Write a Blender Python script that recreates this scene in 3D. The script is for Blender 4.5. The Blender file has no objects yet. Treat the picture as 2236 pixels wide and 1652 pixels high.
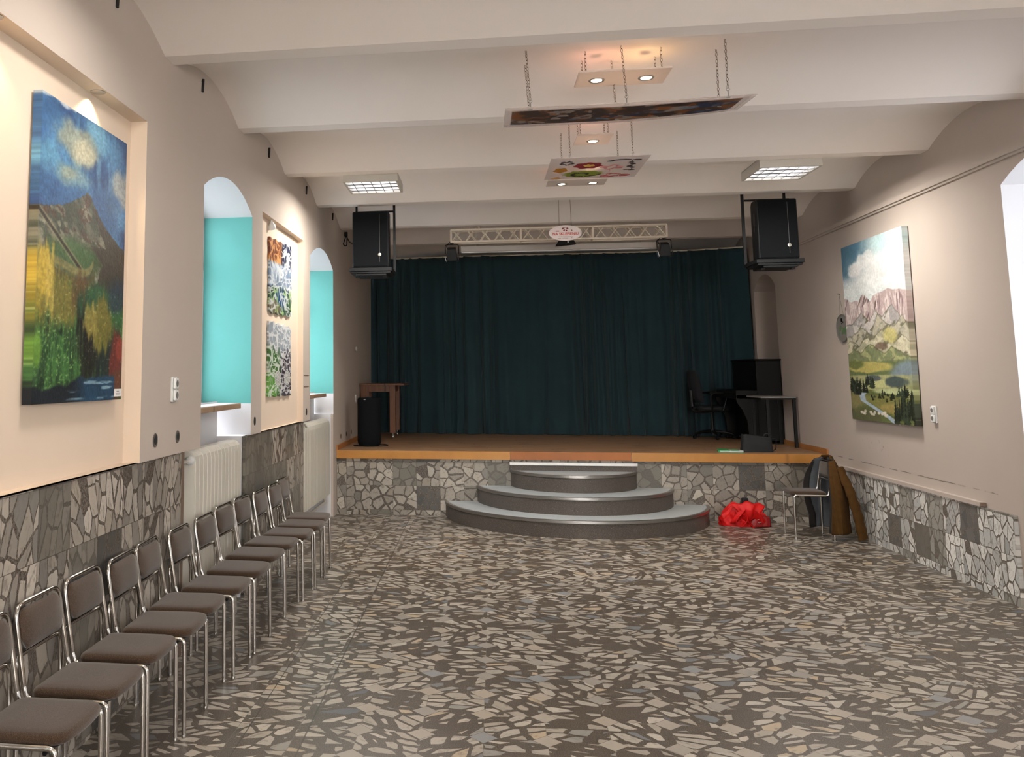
import bpy, bmesh, math, random
import numpy as np
from mathutils import Vector, Matrix
random.seed(7)
SC = bpy.context.scene
COL = SC.collection
PI = math.pi

# ------------------------------------------------------------------ helpers
def lin(c):
    if isinstance(c, str):
        c = c.lstrip('#'); c = [int(c[i:i+2], 16) for i in (0, 2, 4)]
    o = []
    for v in c[:3]:
        v = v/255.0
        o.append(v/12.92 if v <= .04045 else ((v+.055)/1.055)**2.4)
    return tuple(o)+(1.0,)

class MB:
    """collects shapes and links them as one mesh object"""
    def __init__(s): s.v, s.f, s.m = [], [], []
    def add(s, vs, fs, mi=0):
        b = len(s.v); s.v += [tuple(p) for p in vs]
        for f in fs: s.f.append(tuple(b+i for i in f)); s.m.append(mi)
        return s
    def quad(s, a, b, c, d, mi=0): return s.add([a, b, c, d], [(0, 1, 2, 3)], mi)
    def hexa(s, P, mi=0):
        return s.add(P, [(0,3,2,1),(4,5,6,7),(0,1,5,4),(1,2,6,5),(2,3,7,6),(3,0,4,7)], mi)
    def box(s, c, d, rz=0.0, mi=0, M=None):
        x, y, z = d[0]/2, d[1]/2, d[2]/2
        P = [(-x,-y,-z),(x,-y,-z),(x,y,-z),(-x,y,-z),(-x,-y,z),(x,-y,z),(x,y,z),(-x,y,z)]
        ca, sa = math.cos(rz), math.sin(rz)
        Q = []
        for p in P:
            if M is not None: p = M @ Vector(p)
            Q.append((c[0]+ca*p[0]-sa*p[1], c[1]+sa*p[0]+ca*p[1], c[2]+p[2]))
        return s.hexa(Q, mi)
    def bb(s, a, b, mi=0):
        return s.box([(a[i]+b[i])/2 for i in range(3)], [abs(b[i]-a[i]) for i in range(3)], 0, mi)
    def prism(s, poly, off, mi=0, caps=True):
        n = len(poly); off = Vector(off)
        vs = [Vector(p) for p in poly]+[Vector(p)+off for p in poly]
        fs = [(i, (i+1) % n, n+(i+1) % n, n+i) for i in range(n)]
        if caps: fs += [tuple(range(n-1, -1, -1)), tuple(range(n, 2*n))]
        return s.add(vs, fs, mi)
    def tube(s, pts, r, n=10, mi=0, caps=True, closed=False, flat=1.0):
        P = [Vector(p) for p in pts]; m = len(P)
        R = r if isinstance(r, (list, tuple)) else [r]*m
        T = []
        for i in range(m):
            a = P[(i-1) % m] if (i > 0 or closed) else P[0]
            b = P[(i+1) % m] if (i < m-1 or closed) else P[-1]
            t = (b-a); T.append(t.normalized() if t.length > 1e-9 else Vector((0,0,1)))
        up = Vector((0,0,1)) if abs(T[0].z) < .9 else Vector((1,0,0))
        N = T[0].cross(up).normalized()
        vs, fs = [], []
        for i in range(m):
            N = (N-T[i]*N.dot(T[i]))
            N = N.normalized() if N.length > 1e-6 else T[i].orthogonal().normalized()
            B = T[i].cross(N)
            for k in range(n):
                a = 2*PI*k/n
                vs.append(P[i]+(N*math.cos(a)+B*math.sin(a)*flat)*R[i])
        seg = m if closed else m-1
        for i in range(seg):
            j = (i+1) % m
            for k in range(n):
                fs.append((i*n+k, i*n+(k+1) % n, j*n+(k+1) % n, j*n+k))
        if caps and not closed:
            fs += [tuple(range(n-1, -1, -1)), tuple(range((m-1)*n, m*n))]
        return s.add(vs, fs, mi)
    def lathe(s, prof, c=(0,0,0), n=24, mi=0, M=None, sx=1, sy=1):
        vs, fs = [], []
        for (r, z) in prof:
            for k in range(n):
                a = 2*PI*k/n
                p = Vector((r*math.cos(a)*sx, r*math.sin(a)*sy, z))
                if M is not None: p = M @ p
                vs.append((c[0]+p[0], c[1]+p[1], c[2]+p[2]))
        m = len(prof)
        for i in range(m-1):
            for k in range(n):
                fs.append((i*n+k, i*n+(k+1) % n, (i+1)*n+(k+1) % n, (i+1)*n+k))
        fs += [tuple(range(n-1, -1, -1)), tuple(range((m-1)*n, m*n))]
        return s.add(vs, fs, mi)
    def disc(s, c, r, n=20, M=None, th=.002, mi=0, sx=1, sy=1):
        return s.lathe([(r, -th/2), (r, th/2)], c, n, mi, M, sx, sy)
    def grid(s, fn, nu, nv, mi=0, closed_u=False):
        vs = [fn(i/(nu if closed_u else nu-1), j/(nv-1)) for j in range(nv) for i in range(nu)]
        fs = []
        for j in range(nv-1):
            for i in range(nu if closed_u else nu-1):
                k = (i+1) % nu
                fs.append((j*nu+i, j*nu+k, (j+1)*nu+k, (j+1)*nu+i))
        return s.add(vs, fs, mi)
    def build(s, name, mats, parent=None, smooth=False, bev=0.0, seg=2, loc=None, auto=None, fix=True):
        me = bpy.data.meshes.new(name)
        me.from_pydata([tuple(map(float, p)) for p in s.v], [], s.f)
        if not isinstance(mats, (list, tuple)): mats = [mats]
        for m in mats: me.materials.append(m)
        for p, mi in zip(me.polygons, s.m): p.material_index = mi
        if fix:
            bm = bmesh.new(); bm.from_mesh(me)
            bmesh.ops.recalc_face_normals(bm, faces=bm.faces)
            bm.to_mesh(me); bm.free()
        if smooth:
            for p in me.polygons: p.use_smooth = True
            if auto:
                me.set_sharp_from_angle(angle=math.radians(auto))
        o = bpy.data.objects.new(name, me); COL.objects.link(o)
        if parent is not None: o.parent = parent
        if loc is not None: o.location = loc
        if bev > 0:
            b = o.modifiers.new('bevel', 'BEVEL'); b.width = bev; b.segments = seg
            b.limit_method = 'ANGLE'; b.angle_limit = math.radians(40)
        return o

def fillet(pts, r, n=6):
    P = [Vector(p) for p in pts]; out = [P[0]]
    for i in range(1, len(P)-1):
        a, b, c = P[i-1], P[i], P[i+1]
        u = (a-b); v = (c-b); lu, lv = u.length, v.length; u.normalize(); v.normalize()
        ang = u.angle(v)
        if ang > PI-.02: out.append(b); continue
        rr = r[i] if isinstance(r, dict) else r
        d = min(rr/math.tan(ang/2), lu*.48, lv*.48)
        p0, p1 = b+u*d, b+v*d
        for k in range(n+1):
            t = k/n
            out.append(p0*(1-t)**2+b*2*t*(1-t)+p1*t*t)
    out.append(P[-1]); return out

def tag(o, label=None, cat=None, group=None, kind=None):
    if label: o['label'] = label
    if cat: o['category'] = cat
    if group: o['group'] = group
    if kind: o['kind'] = kind
    return o
def thing(name, label, cat, loc=(0,0,0), rz=0.0, group=None):
    o = bpy.data.objects.new(name, None); COL.objects.link(o)
    o.empty_display_size = .1; o.location = loc; o.rotation_euler = (0, 0, rz)
    return tag(o, label, cat, group)
def struct(o): o['kind'] = 'structure'; return o
def dup(root, loc, rz, label, group=None, name=None):
    r = root.copy(); COL.objects.link(r); r.location = loc; r.rotation_euler = (0, 0, rz)
    r['label'] = label
    if group: r['group'] = group
    for ch in list(root.children):
        c = ch.copy(); COL.objects.link(c); c.parent = r
        for g in list(ch.children):
            d = g.copy(); COL.objects.link(d); d.parent = c
    return r

# ------------------------------------------------------------------ materials
class G:
    def __init__(s, name, rough=.6, metal=0.0, spec=.5):
        s.mat = bpy.data.materials.new(name); s.mat.use_nodes = True
        s.nt = s.mat.node_tree; s.b = s.nt.nodes['Principled BSDF']
        s.b.inputs['Roughness'].default_value = rough
        s.b.inputs['Metallic'].default_value = metal
        s.b.inputs['Specular IOR Level'].default_value = spec
    def put(s, sock, v):
        if v is None: return
        if isinstance(v, bpy.types.NodeSocket): s.nt.links.new(v, sock)
        else: sock.default_value = v
    def node(s, t, **kw):
        n = s.nt.nodes.new(t)
        for k, v in kw.items(): setattr(n, k, v)
        return n
    def m(s, op, a, b=None, c=None, clamp=False):
        n = s.node('ShaderNodeMath', operation=op); n.use_clamp = clamp
        for i, v in enumerate((a, b, c)): s.put(n.inputs[i], v)
        return n.outputs[0]
    def xyz(s):
        tc = s.node('ShaderNodeTexCoord'); sp = s.node('ShaderNodeSeparateXYZ')
        s.nt.links.new(tc.outputs['Object'], sp.inputs[0]); s.P = tc.outputs['Object']
        return sp.outputs[0], sp.outputs[1], sp.outputs[2]
    def comb(s, x, y, z=0.0):
        n = s.node('ShaderNodeCombineXYZ')
        for i, v in enumerate((x, y, z)): s.put(n.inputs[i], v)
        return n.outputs[0]
    def noise(s, vec=None, scale=5., detail=3., rough=.5, dist=0.0, out='Fac'):
        n = s.node('ShaderNodeTexNoise'); s.put(n.inputs['Vector'], vec)
        n.inputs['Scale'].default_value = scale; n.inputs['Detail'].default_value = detail
        n.inputs['Roughness'].default_value = rough; n.inputs['Distortion'].default_value = dist
        return n.outputs[out]
    def voro(s, vec, scale=1., feat='F1', rnd=1.0, dims='2D'):
        n = s.node('ShaderNodeTexVoronoi', feature=feat, voronoi_dimensions=dims)
        s.put(n.inputs['Vector'], vec); n.inputs['Scale'].default_value = scale
        n.inputs['Randomness'].default_value = rnd
        return n
    def wn(s, vec, dims='3D'):
        n = s.node('ShaderNodeTexWhiteNoise', noise_dimensions=dims); s.put(n.inputs['Vector'], vec)
        return n.outputs['Value'], n.outputs['Color']
    def ramp(s, f, stops, interp='LINEAR'):
        n = s.node('ShaderNodeValToRGB'); s.put(n.inputs[0], f); r = n.color_ramp; r.interpolation = interp
        while len(r.elements) < len(stops): r.elements.new(.5)
        for e, (p, c) in zip(r.elements, stops):
            e.position = p; e.color = lin(c) if not isinstance(c, tuple) else c
        return n.outputs[0]
    def mix(s, f, a, b, blend='MIX'):
        n = s.node('ShaderNodeMix', data_type='RGBA', blend_type=blend)
        s.put(n.inputs[0], f); s.put(n.inputs[6], a); s.put(n.inputs[7], b)
        return n.outputs[2]
    def sstep(s, x, a, b):
        n = s.node('ShaderNodeMapRange', interpolation_type='SMOOTHSTEP'); n.clamp = True
        s.put(n.inputs[0], x); s.put(n.inputs[1], a); s.put(n.inputs[2], b)
        n.inputs[3].default_value = 0.0; n.inputs[4].default_value = 1.0
        return n.outputs[0]
    def col(s, v): s.put(s.b.inputs['Base Color'], lin(v) if isinstance(v, str) else v); return s
    def rough(s, v): s.put(s.b.inputs['Roughness'], v); return s
    def bump(s, h, strength=.3, dist=.01):
        n = s.node('ShaderNodeBump'); n.inputs['Strength'].default_value = strength
        n.inputs['Distance'].default_value = dist; s.put(n.inputs['Height'], h)
        s.nt.links.new(n.outputs[0], s.b.inputs['Normal']); return s

def plain(name, c, rough=.55, metal=0.0, var=.08, nscale=14., bump=0.0, spec=.5, bscale=60.):
    g = G(name, rough, metal, spec); g.xyz()
    a = lin(c); f = g.noise(g.P, nscale, 4.)
    lo = tuple(max(0, x*(1-var)) for x in a[:3])+(1,); hi = tuple(min(1, x*(1+var)) for x in a[:3])+(1,)
    g.col(g.mix(f, lo, hi))
    if bump: g.bump(g.noise(g.P, bscale, 3.), bump, .004)
    return g.mat

def emit(name, c, strength):
    g = G(name, .5); g.xyz(); g.col(c)
    g.b.inputs['Emission Color'].default_value = lin(c); g.b.inputs['Emission Strength'].default_value = strength
    return g.mat

def vcol(name, rough=.45, bump=.25, spec=.4):
    g = G(name, rough, 0, spec); g.xyz()
    a = g.node('ShaderNodeVertexColor'); a.layer_name = 'paint'
    g.col(a.outputs['Color'])
    if bump: g.bump(g.noise(g.P, 55., 4., .65), bump, .004)
    return g.mat

M = {}
M['wall'] = plain('wall_paint', '#b9ada2', .75, var=.035, nscale=1.6, bump=.06, spec=.25)
M['ceil'] = plain('ceiling_paint', '#efe6df', .8, var=.02, nscale=1.2, bump=.04, spec=.2)
M['niche'] = plain('niche_paint', '#d9c6b2', .7, var=.03, nscale=2., bump=.05, spec=.25)
M['white'] = plain('white_paint', '#d2d1d3', .55, var=.02, nscale=4.)
M['turq'] = plain('turquoise_paint', '#5ba8a3', .55, var=.05, nscale=7., bump=.12, bscale=24.)
M['rad'] = plain('radiator_enamel', '#c6c1b5', .42, var=.04, nscale=9.)
M['rad2'] = plain('radiator_slot', '#8d877b', .6, var=.05)
M['chrome'] = plain('chrome_tube', '#c9c5bf', .16, 1.0, var=.02)
M['steel'] = plain('brushed_steel', '#a9a8a6', .35, 1.0, var=.06, nscale=40.)
M['blk'] = plain('black_plastic', '#121417', .55, var=.15, spec=.25)
M['blkm'] = plain('black_metal', '#0f0f10', .42, 0.4, var=.1)
M['blkgrille'] = plain('black_grille', '#111316', .85, var=.3, nscale=400., bump=.5, bscale=500., spec=.12)
M['wood_rad'] = plain('raw_wood_edge', '#8f7258', .7, var=.25, nscale=30.)
M['brownstrip'] = plain('brown_batten', '#6d5a4c', .6, var=.12)
M['plug'] = plain('white_plastic', '#dfe0de', .35, var=.02)
M['dark'] = plain('dark_hole', '#16130f', .8)
M['footcap'] = plain('steel_foot_cap', '#8e8a84', .3, .9, var=.04)
M['rubber'] = plain('grey_rubber', '#2a2a2a', .7)
M['card'] = plain('caption_card', '#e6e4df', .6, var=.02)
M['ink'] = plain('grey_ink', '#6d6a68', .7)
M['glass'] = None

# glass pane
g = G('window_glass', .02); g.b.inputs['Transmission Weight'].default_value = 1.0
g.b.inputs['IOR'].default_value = 1.0; g.xyz(); g.col((.95, .97, 1, 1)); M['glass'] = g.mat

# brown chair fabric
g = G('brown_seat_fabric', .95, 0, .1); g.xyz()
f = g.noise(g.P, 420., 2.); f2 = g.noise(g.P, 9., 3.)
c = g.ramp(f, [(.30, '#271d17'), (.5, '#3f3127'), (.72, '#614c36')])
g.col(g.mix(g.m('MULTIPLY', f2, .35), c, lin('#30241c'))); g.bump(f, .35, .002)
g.b.inputs['Sheen Weight'].default_value = .25
M['fabric'] = g.mat

# ---- terrazzo -------------------------------------------------------------
def terrazzo(name, kind):
    g = G(name, .3, 0, .45); x, y, z = g.xyz()
    if kind == 'floor':
        T = .30; ca, sa = math.cos(-.0171), math.sin(-.0171)
        X = g.m('SUBTRACT', x, -.578); Y = g.m('SUBTRACT', y, 6.717)
        u = g.m('DIVIDE', g.m('ADD', g.m('MULTIPLY', X, ca), g.m('MULTIPLY', Y, sa)), T)
        v = g.m('DIVIDE', g.m('ADD', g.m('MULTIPLY', X, -sa), g.m('MULTIPLY', Y, ca)), T)
        scale, lo, hi, drop, stretch = 3.1, .085, .40, .12, 2.1
    elif kind == 'side':
        T = .305
        u = g.m('DIVIDE', g.m('SUBTRACT', y, 3.45), T); v = g.m('DIVIDE', g.m('SUBTRACT', z, .018), T)
        scale, lo, hi, drop, stretch = 2.8, .035, .14, .05, 2.0
    elif kind == 'sideR':
        T = .29
        u = g.m('DIVIDE', g.m('SUBTRACT', y, 3.45), T); v = g.m('DIVIDE', g.m('SUBTRACT', z, .07), T)
        scale, lo, hi, drop, stretch = 2.8, .035, .13, .05, 1.5
    else:
        T = .2935
        u = g.m('DIVIDE', g.m('SUBTRACT', x, -1.673), T); v = g.m('DIVIDE', g.m('SUBTRACT', z, .063), T)
        scale, lo, hi, drop, stretch = 2.5, .035, .14, .04, 1.1
    fu, fv = g.m('FLOOR', u), g.m('FLOOR', v)
    h, hc = g.wn(g.comb(fu, fv, 3.7))
    sp = g.node('ShaderNodeSeparateColor'); g.put(sp.inputs[0], hc)
    r1, r2, r3 = sp.outputs
    # stones: voronoi cells inside every tile, turned and stretched per tile
    lu = g.m('SUBTRACT', u, fu); lv = g.m('SUBTRACT', v, fv)
    p = g.comb(lu, lv, 0.0)
    rot = g.node('ShaderNodeVectorRotate', rotation_type='Z_AXIS'); g.put(rot.inputs['Vector'], p)
    if kind == 'floor': ang = g.m('MULTIPLY', g.m('SUBTRACT', r1, .5), 1.9)
    elif kind == 'front': ang = g.m('MULTIPLY', r1, 3.1)
    else: ang = g.m('ADD', 1.57, g.m('MULTIPLY', g.m('SUBTRACT', r1, .5), .7))
    g.put(rot.inputs['Angle'], ang)
    sx = g.node('ShaderNodeVectorMath', operation='MULTIPLY'); g.put(sx.inputs[0], rot.outputs[0])
    sx.inputs[1].default_value = (1/math.sqrt(stretch), math.sqrt(stretch), 1)
    off = g.node('ShaderNodeVectorMath', operation='ADD'); g.put(off.inputs[0], sx.outputs[0])
    g.put(off.inputs[1], g.comb(g.m('MULTIPLY', r2, 91.), g.m('MULTIPLY', r3, 77.)))
    # slight edge wobble
    wob = g.noise(off.outputs[0], 5.5, 2., .5, 0, 'Color')
    w2 = g.node('ShaderNodeVectorMath', operation='MULTIPLY_ADD'); g.put(w2.inputs[0], wob)
    w2.inputs[1].default_value = (.05, .05, 0); g.put(w2.inputs[2], off.outputs[0])
    q = w2.outputs[0]
    vd = g.voro(q, scale, 'DISTANCE_TO_EDGE'); vc = g.voro(q, scale, 'F1')
    cs = g.node('ShaderNodeSeparateColor'); g.put(cs.inputs[0], vc.outputs['Color'])
    k1, k2, k3 = cs.outputs
    thr = g.m('ADD', lo, g.m('MULTIPLY', g.m('MULTIPLY', k1, k1), hi-lo))
    thr = g.m('ADD', thr, g.m('MULTIPLY', g.m('LESS_THAN', k2, drop), 5.0))
    d = g.m('SUBTRACT', vd.outputs['Distance'], thr)
    stone = g.sstep(d, -.006, .012)
    stone = g.m('MULTIPLY', stone, g.sstep(vd.outputs['Distance'], lo*.5, lo*.5+.02))
    fine = g.noise(q, 26., 5., .62); vein = g.noise(q, 5., 5., .6, 1.4)
    if kind == 'floor':
        base = g.ramp(k3, [(0, '#aaa194'), (.3, '#b6aea2'), (.5, '#c2baad'), (.7, '#aea79c'), (.84, '#bba88d'), (.89, '#96948e'), (.94, '#737a80'), (.985, '#525b66')], 'CONSTANT')
        mcol0, mcol1 = '#4a4138', '#8c7e70'
    else:
        base = g.ramp(k3, [(0, '#b9b0a4'), (.25, '#a59d92'), (.45, '#c8c0b4'), (.65, '#958e85'), (.80, '#aaa093'), (.90, '#83807a')], 'CONSTANT')
        mcol0, mcol1 = '#4d463f', '#8a8076'
        if kind == 'sideR': base = g.mix(.85, base, g.ramp(k3, [(0, '#dcdcd8'), (.3, '#b9bdbd'), (.55, '#e2e2de'), (.75, '#a9aeae'), (.9, '#cfcfca')], 'CONSTANT')); mcol0, mcol1 = '#67655f', '#a3a29b'
        dark = g.m('LESS_THAN', r3, .05)      # now and then a dark or a greenish slab
        base = g.mix(g.m('MULTIPLY', dark, .85), base, lin('#2e3438'))
        slab = g.m('LESS_THAN', r2, .16)
        base = g.mix(g.m('MULTIPLY', slab, .65), base, lin('#78756a'))
    base = g.mix(g.sstep(vein, .52, .66), base, g.mix(.55, base, lin('#6f675e')))
    base = g.mix(g.m('MULTIPLY', fine, .28), base, lin('#8a8276'))
    sp1 = g.noise(g.P, 190., 2., .6)
    mat = g.ramp(sp1, [(.34, '#352d26'), (.48, mcol0), (.60, '#655a4f'), (.72, mcol1)])
    if kind != 'floor':
        mat = g.mix(g.sstep(fine, .45, .6), mat, lin('#7b7269'))
        mat = g.mix(g.m('MULTIPLY', slab, .6), mat, lin('#77736a'))
    col = g.mix(stone, mat, base)
    if kind == 'floor':
        # square lozenges on the tile corners, in the field between the two borders
        nu, nv = g.m('ROUND', u), g.m('ROUND', v)
        au = g.m('ABSOLUTE', g.m('SUBTRACT', u, nu)); av = g.m('ABSOLUTE', g.m('SUBTRACT', v, nv))
        s_ = g.m('ADD', au, av)
        inside = g.m('MULTIPLY', g.m('GREATER_THAN', x, -.80), g.m('LESS_THAN', x, 2.69))
        loz = g.m('MULTIPLY', g.m('LESS_THAN', s_, .225), inside)
        rim = g.m('MULTIPLY', g.m('LESS_THAN', s_, .235), inside)
        lh, lc = g.wn(g.comb(nu, nv, 9.1))
        lcol = g.ramp(lh, [(0, '#b0a699'), (.3, '#a09a92'), (.55, '#b3a797'), (.75, '#a69e93'), (.92, '#8f9295')], 'CONSTANT')
        lcol = g.mix(g.m('MULTIPLY', fine, .3), lcol, lin('#8a8276'))
        col = g.mix(rim, col, lin('#4a423a')); col = g.mix(loz, col, lcol)
        gap = g.m('MAXIMUM', g.m('GREATER_THAN', g.m('ABSOLUTE', g.m('SUBTRACT', lu, .5)), .494),
                  g.m('GREATER_THAN', g.m('ABSOLUTE', g.m('SUBTRACT', lv, .5)), .4955))
        gap = g.m('MULTIPLY', gap, g.m('SUBTRACT', 1.0, loz))
        col = g.mix(g.m('MULTIPLY', gap, .6), col, lin('#6f675d'))
        # dark joints along both borders
        bj = g.m('MAXIMUM', g.m('LESS_THAN', g.m('ABSOLUTE', g.m('ADD', x, .865)), .004), g.m('LESS_THAN', g.m('ABSOLUTE', g.m('SUBTRACT', x, 2.735)), .004))
        bj = g.m('MAXIMUM', bj, g.m('LESS_THAN', g.m('ABSOLUTE', g.m('ADD', x, 1.16)), .003))
        col = g.mix(g.m('MULTIPLY', bj, .8), col, lin('#2c2621'))
        wear = g.noise(g.P, .9, 3.); col = g.mix(g.m('MULTIPLY', wear, .22), col, lin('#7a7369'))
        sc_ = g.node('ShaderNodeVectorMath', operation='SCALE'); g.put(sc_.inputs[0], col); sc_.inputs[3].default_value = .95; col = sc_.outputs[0]
        g.rough(g.m('ADD', .26, g.m('MULTIPLY', g.noise(g.P, 3., 4.), .18)))
        g.bump(g.m('ADD', stone, g.m('MULTIPLY', fine, .3)), .05, .002)
    else:
        gap = g.m('MAXIMUM', g.m('GREATER_THAN', g.m('ABSOLUTE', g.m('SUBTRACT', lu, .5)), .494),
                  g.m('GREATER_THAN', g.m('ABSOLUTE', g.m('SUBTRACT', lv, .5)), .494))
        col = g.mix(g.m('MULTIPLY', gap, .7), col, lin('#4c453e'))
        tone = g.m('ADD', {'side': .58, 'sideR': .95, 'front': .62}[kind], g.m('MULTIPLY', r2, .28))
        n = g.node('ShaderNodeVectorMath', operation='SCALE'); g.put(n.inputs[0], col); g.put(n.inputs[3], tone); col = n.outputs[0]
        g.rough(.38); g.bump(g.m('ADD', stone, g.m('MULTIPLY', fine, .4)), .08, .002)
    g.col(col); return g.mat
M['floor'] = terrazzo('terrazzo_floor', 'floor')
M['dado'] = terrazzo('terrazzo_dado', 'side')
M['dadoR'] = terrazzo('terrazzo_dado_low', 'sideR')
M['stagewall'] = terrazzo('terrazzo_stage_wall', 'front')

# ---- wood -----------------------------------------------------------------
def planks(name, axis, w, a, b, seam, length=2.4, rough=.4):
    g = G(name, rough, 0, .4); x, y, z = g.xyz()
    al, ac = (x, y) if axis == 'x' else (y, x)
    n = g.m('DIVIDE', ac, w); row = g.m('FLOOR', n)
    h, _ = g.wn(g.comb(row, 1.3, .7))
    lp = g.m('ADD', g.m('DIVIDE', al, length), g.m('MULTIPLY', h, 9.)); seg = g.m('FLOOR', lp)
    h2, _ = g.wn(g.comb(row, seg, 5.1))
    gv = g.comb(g.m('MULTIPLY', al, 1.6), g.m('ADD', g.m('MULTIPLY', ac, 26.), g.m('MULTIPLY', h2, 50.)), z)
    gr = g.noise(gv, 1.0, 5., .6, .5)
    c = g.ramp(gr, [(.25, a), (.62, b), (.8, a)])
    c = g.mix(g.m('MULTIPLY', h2, .4), c, lin(a))
    kn = g.noise(g.comb(g.m('MULTIPLY', al, 2.2), g.m('MULTIPLY', ac, 11.), h2), 1.6, 2.)
    c = g.mix(g.sstep(kn, .63, .72), c, lin('#3a2416'))
    fr = g.m('SUBTRACT', n, row); fl = g.m('SUBTRACT', lp, seg)
    sm = g.m('MAXIMUM', g.m('LESS_THAN', fr, .035), g.m('LESS_THAN', fl, .004))
    g.col(g.mix(g.m('MULTIPLY', sm, .8), c, lin(seam))); g.bump(gr, .05, .002)
    return g.mat
M['stagefloor'] = planks('stage_planks', 'x', .105, '#84644a', '#b08c6a', '#33211a')
M['board'] = planks('varnished_board', 'x', 3.0, '#a26d33', '#bd843f', '#7a4d22', 30., .35)
M['board2'] = planks('old_dark_board', 'x', 3.0, '#8a4f22', '#b06a30', '#4d2a12', 30., .4)
M['skirt'] = planks('skirting_wood', 'y', 3.0, '#9c6537', '#b27843', '#6d4322', 30., .4)
M['table'] = planks('table_wood', 'y', .6, '#5e3a25', '#7b4f34', '#352015', 30., .45)
M['sill'] = planks('sill_wood', 'y', .5, '#7c6049', '#a98d72', '#54402f', 30., .7)

# ---- others ---------------------------------------------------------------
g = G('step_terrazzo', .5, 0, .4); g.xyz()
s1 = g.noise(g.P, 160., 2., .6); s2 = g.noise(g.P, 4., 4.)
c = g.ramp(s1, [(.35, '#423b36'), (.5, '#4f4842'), (.66, '#6a615a')])
v = g.voro(g.P, 26., 'F1', 1., '3D')
c = g.mix(g.sstep(v.outputs['Distance'], .10, .06), c, lin('#8f867d'))
g.col(g.mix(g.m('MULTIPLY', s2, .3), c, lin('#4e4a48'))); g.bump(s1, .1, .002); M['step'] = g.mat
g = G('step_tread', .42, 0, .4); g.xyz()
s1 = g.noise(g.P, 180., 2., .6); s2 = g.noise(g.P, 3., 4.)
g.col(g.mix(g.m('MULTIPLY', s2, .4), g.ramp(s1, [(.3, '#a2a8aa'), (.7, '#bcc1c2')]), lin('#9aa0a2'))); M['tread'] = g.mat

g = G('stage_curtain_cloth', .95, 0, .1); g.xyz()
f = g.noise(g.P, 300., 2.); f2 = g.noise(g.P, 1.3, 3.)
g.col(g.mix(f2, lin('#25353a'), lin('#2d4248'))); g.bump(f, .2, .001)
g.b.inputs['Sheen Weight'].default_value = .12; M['curtain'] = g.mat

# right wall paint with the flaking crack above the dado
g = G('wall_paint_flaking', .75, 0, .25); x, y, z = g.xyz()
f = g.noise(g.P, 1.6, 4.)
c = g.mix(f, lin('#b4a79d'), lin('#bdb1a7'))
wv = g.m('ADD', z, g.m('MULTIPLY', g.noise(g.P, 7., 4.), .02))
line = g.m('SUBTRACT', 1.0, g.sstep(g.m('ABSOLUTE', g.m('SUBTRACT', wv, .80)), .001, .007))
rng = g.m('MULTIPLY', g.m('GREATER_THAN', y, 7.8), g.m('LESS_THAN', y, 11.15))
brk = g.sstep(g.noise(g.P, 6., 3.), .42, .55)
c = g.mix(g.m('MULTIPLY', g.m('MULTIPLY', line, rng), g.m('MULTIPLY', brk, .75)), c, lin('#5b524c'))
fl = g.m('MULTIPLY', g.sstep(g.noise(g.P, 15., 5., .7), .60, .66), g.m('MULTIPLY', g.m('GREATER_THAN', y, 9.75), g.m('LESS_THAN', y, 10.5)))
fl = g.m('MULTIPLY', fl, g.m('MULTIPLY', g.m('GREATER_THAN', z, .86), g.m('LESS_THAN', z, 1.05)))
c = g.mix(g.m('MULTIPLY', fl, .6), c, lin('#6f645c'))
g.col(c); g.bump(g.noise(g.P, 60., 3.), .06, .004); M['wallR'] = g.mat

M['glowtube'] = emit('fluorescent_tube', '#f4f6ff', 9.0)
M['halogen'] = emit('halogen_lens', '#ffe9c8', 30.0)
M['louvre'] = plain('aluminium_louvre', '#d9dadb', .22, .9, var=.04)
M['house'] = plain('fixture_white_enamel', '#bdb7ad', .5, var=.02)
M['boardw'] = plain('white_lamp_board', '#d8c9be', .5, var=.02)
M['chain'] = plain('bronze_chain', '#6d5c48', .4, .8, var=.2)
M['trussm'] = plain('cream_truss_paint', '#d2c4b1', .5, var=.03)
M['screenm'] = plain('screen_case_enamel', '#b3aaa2', .45, var=.02)
M['red'] = None
g = G('red_bag_cloth', .55, 0, .4); g.xyz()
f = g.noise(g.P, 9., 4.); g.col(g.mix(f, lin('#b50506'), lin('#e00a08'))); g.bump(g.noise(g.P, 30., 4., .6), .35, .01); M['red'] = g.mat
M['reddk'] = plain('dark_red_panel', '#8c1517', .5, var=.12)
g = G('brown_suede', .9, 0, .15); g.xyz()
f = g.noise(g.P, 16., 5., .6); g.col(g.mix(f, lin('#35240f'), lin('#583b1a'))); g.bump(g.noise(g.P, 40., 4.), .3, .006); M['suede'] = g.mat
M['lining'] = plain('grey_quilted_lining', '#565a60', .7, var=.25, nscale=20., bump=.4, bscale=25.)
M['jackdk'] = plain('dark_jacket_edge', '#1f1b19', .8)
M['piano'] = plain('black_piano_lacquer', '#0d0b0a', .45, var=.1, spec=.2)
M['tabletop'] = plain('pale_laminate', '#8e8a86', .4, var=.1)
M['green'] = plain('green_folder', '#1f9a55', .35, var=.05)
M['pages'] = plain('paper_pages', '#cfd3d0', .6)
M['bag'] = plain('black_bag_cloth', '#15171b', .75, var=.2, bump=.3)
M['plaque'] = plain('grey_plate', '#77736f', .5, var=.06)
M['signw'] = plain('white_sign_plate', '#e2d6d4', .25, var=.02)
M['maroon'] = plain('maroon_print', '#7d1c28', .5)
M['redink'] = plain('red_print', '#c4403a', .5)
M['badge'] = plain('silver_badge', '#b9b7b0', .3, .8)
M['paint'] = vcol('oil_paint', .42, .35)
M['paintf'] = vcol('printed_panel', .35, .1)
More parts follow.
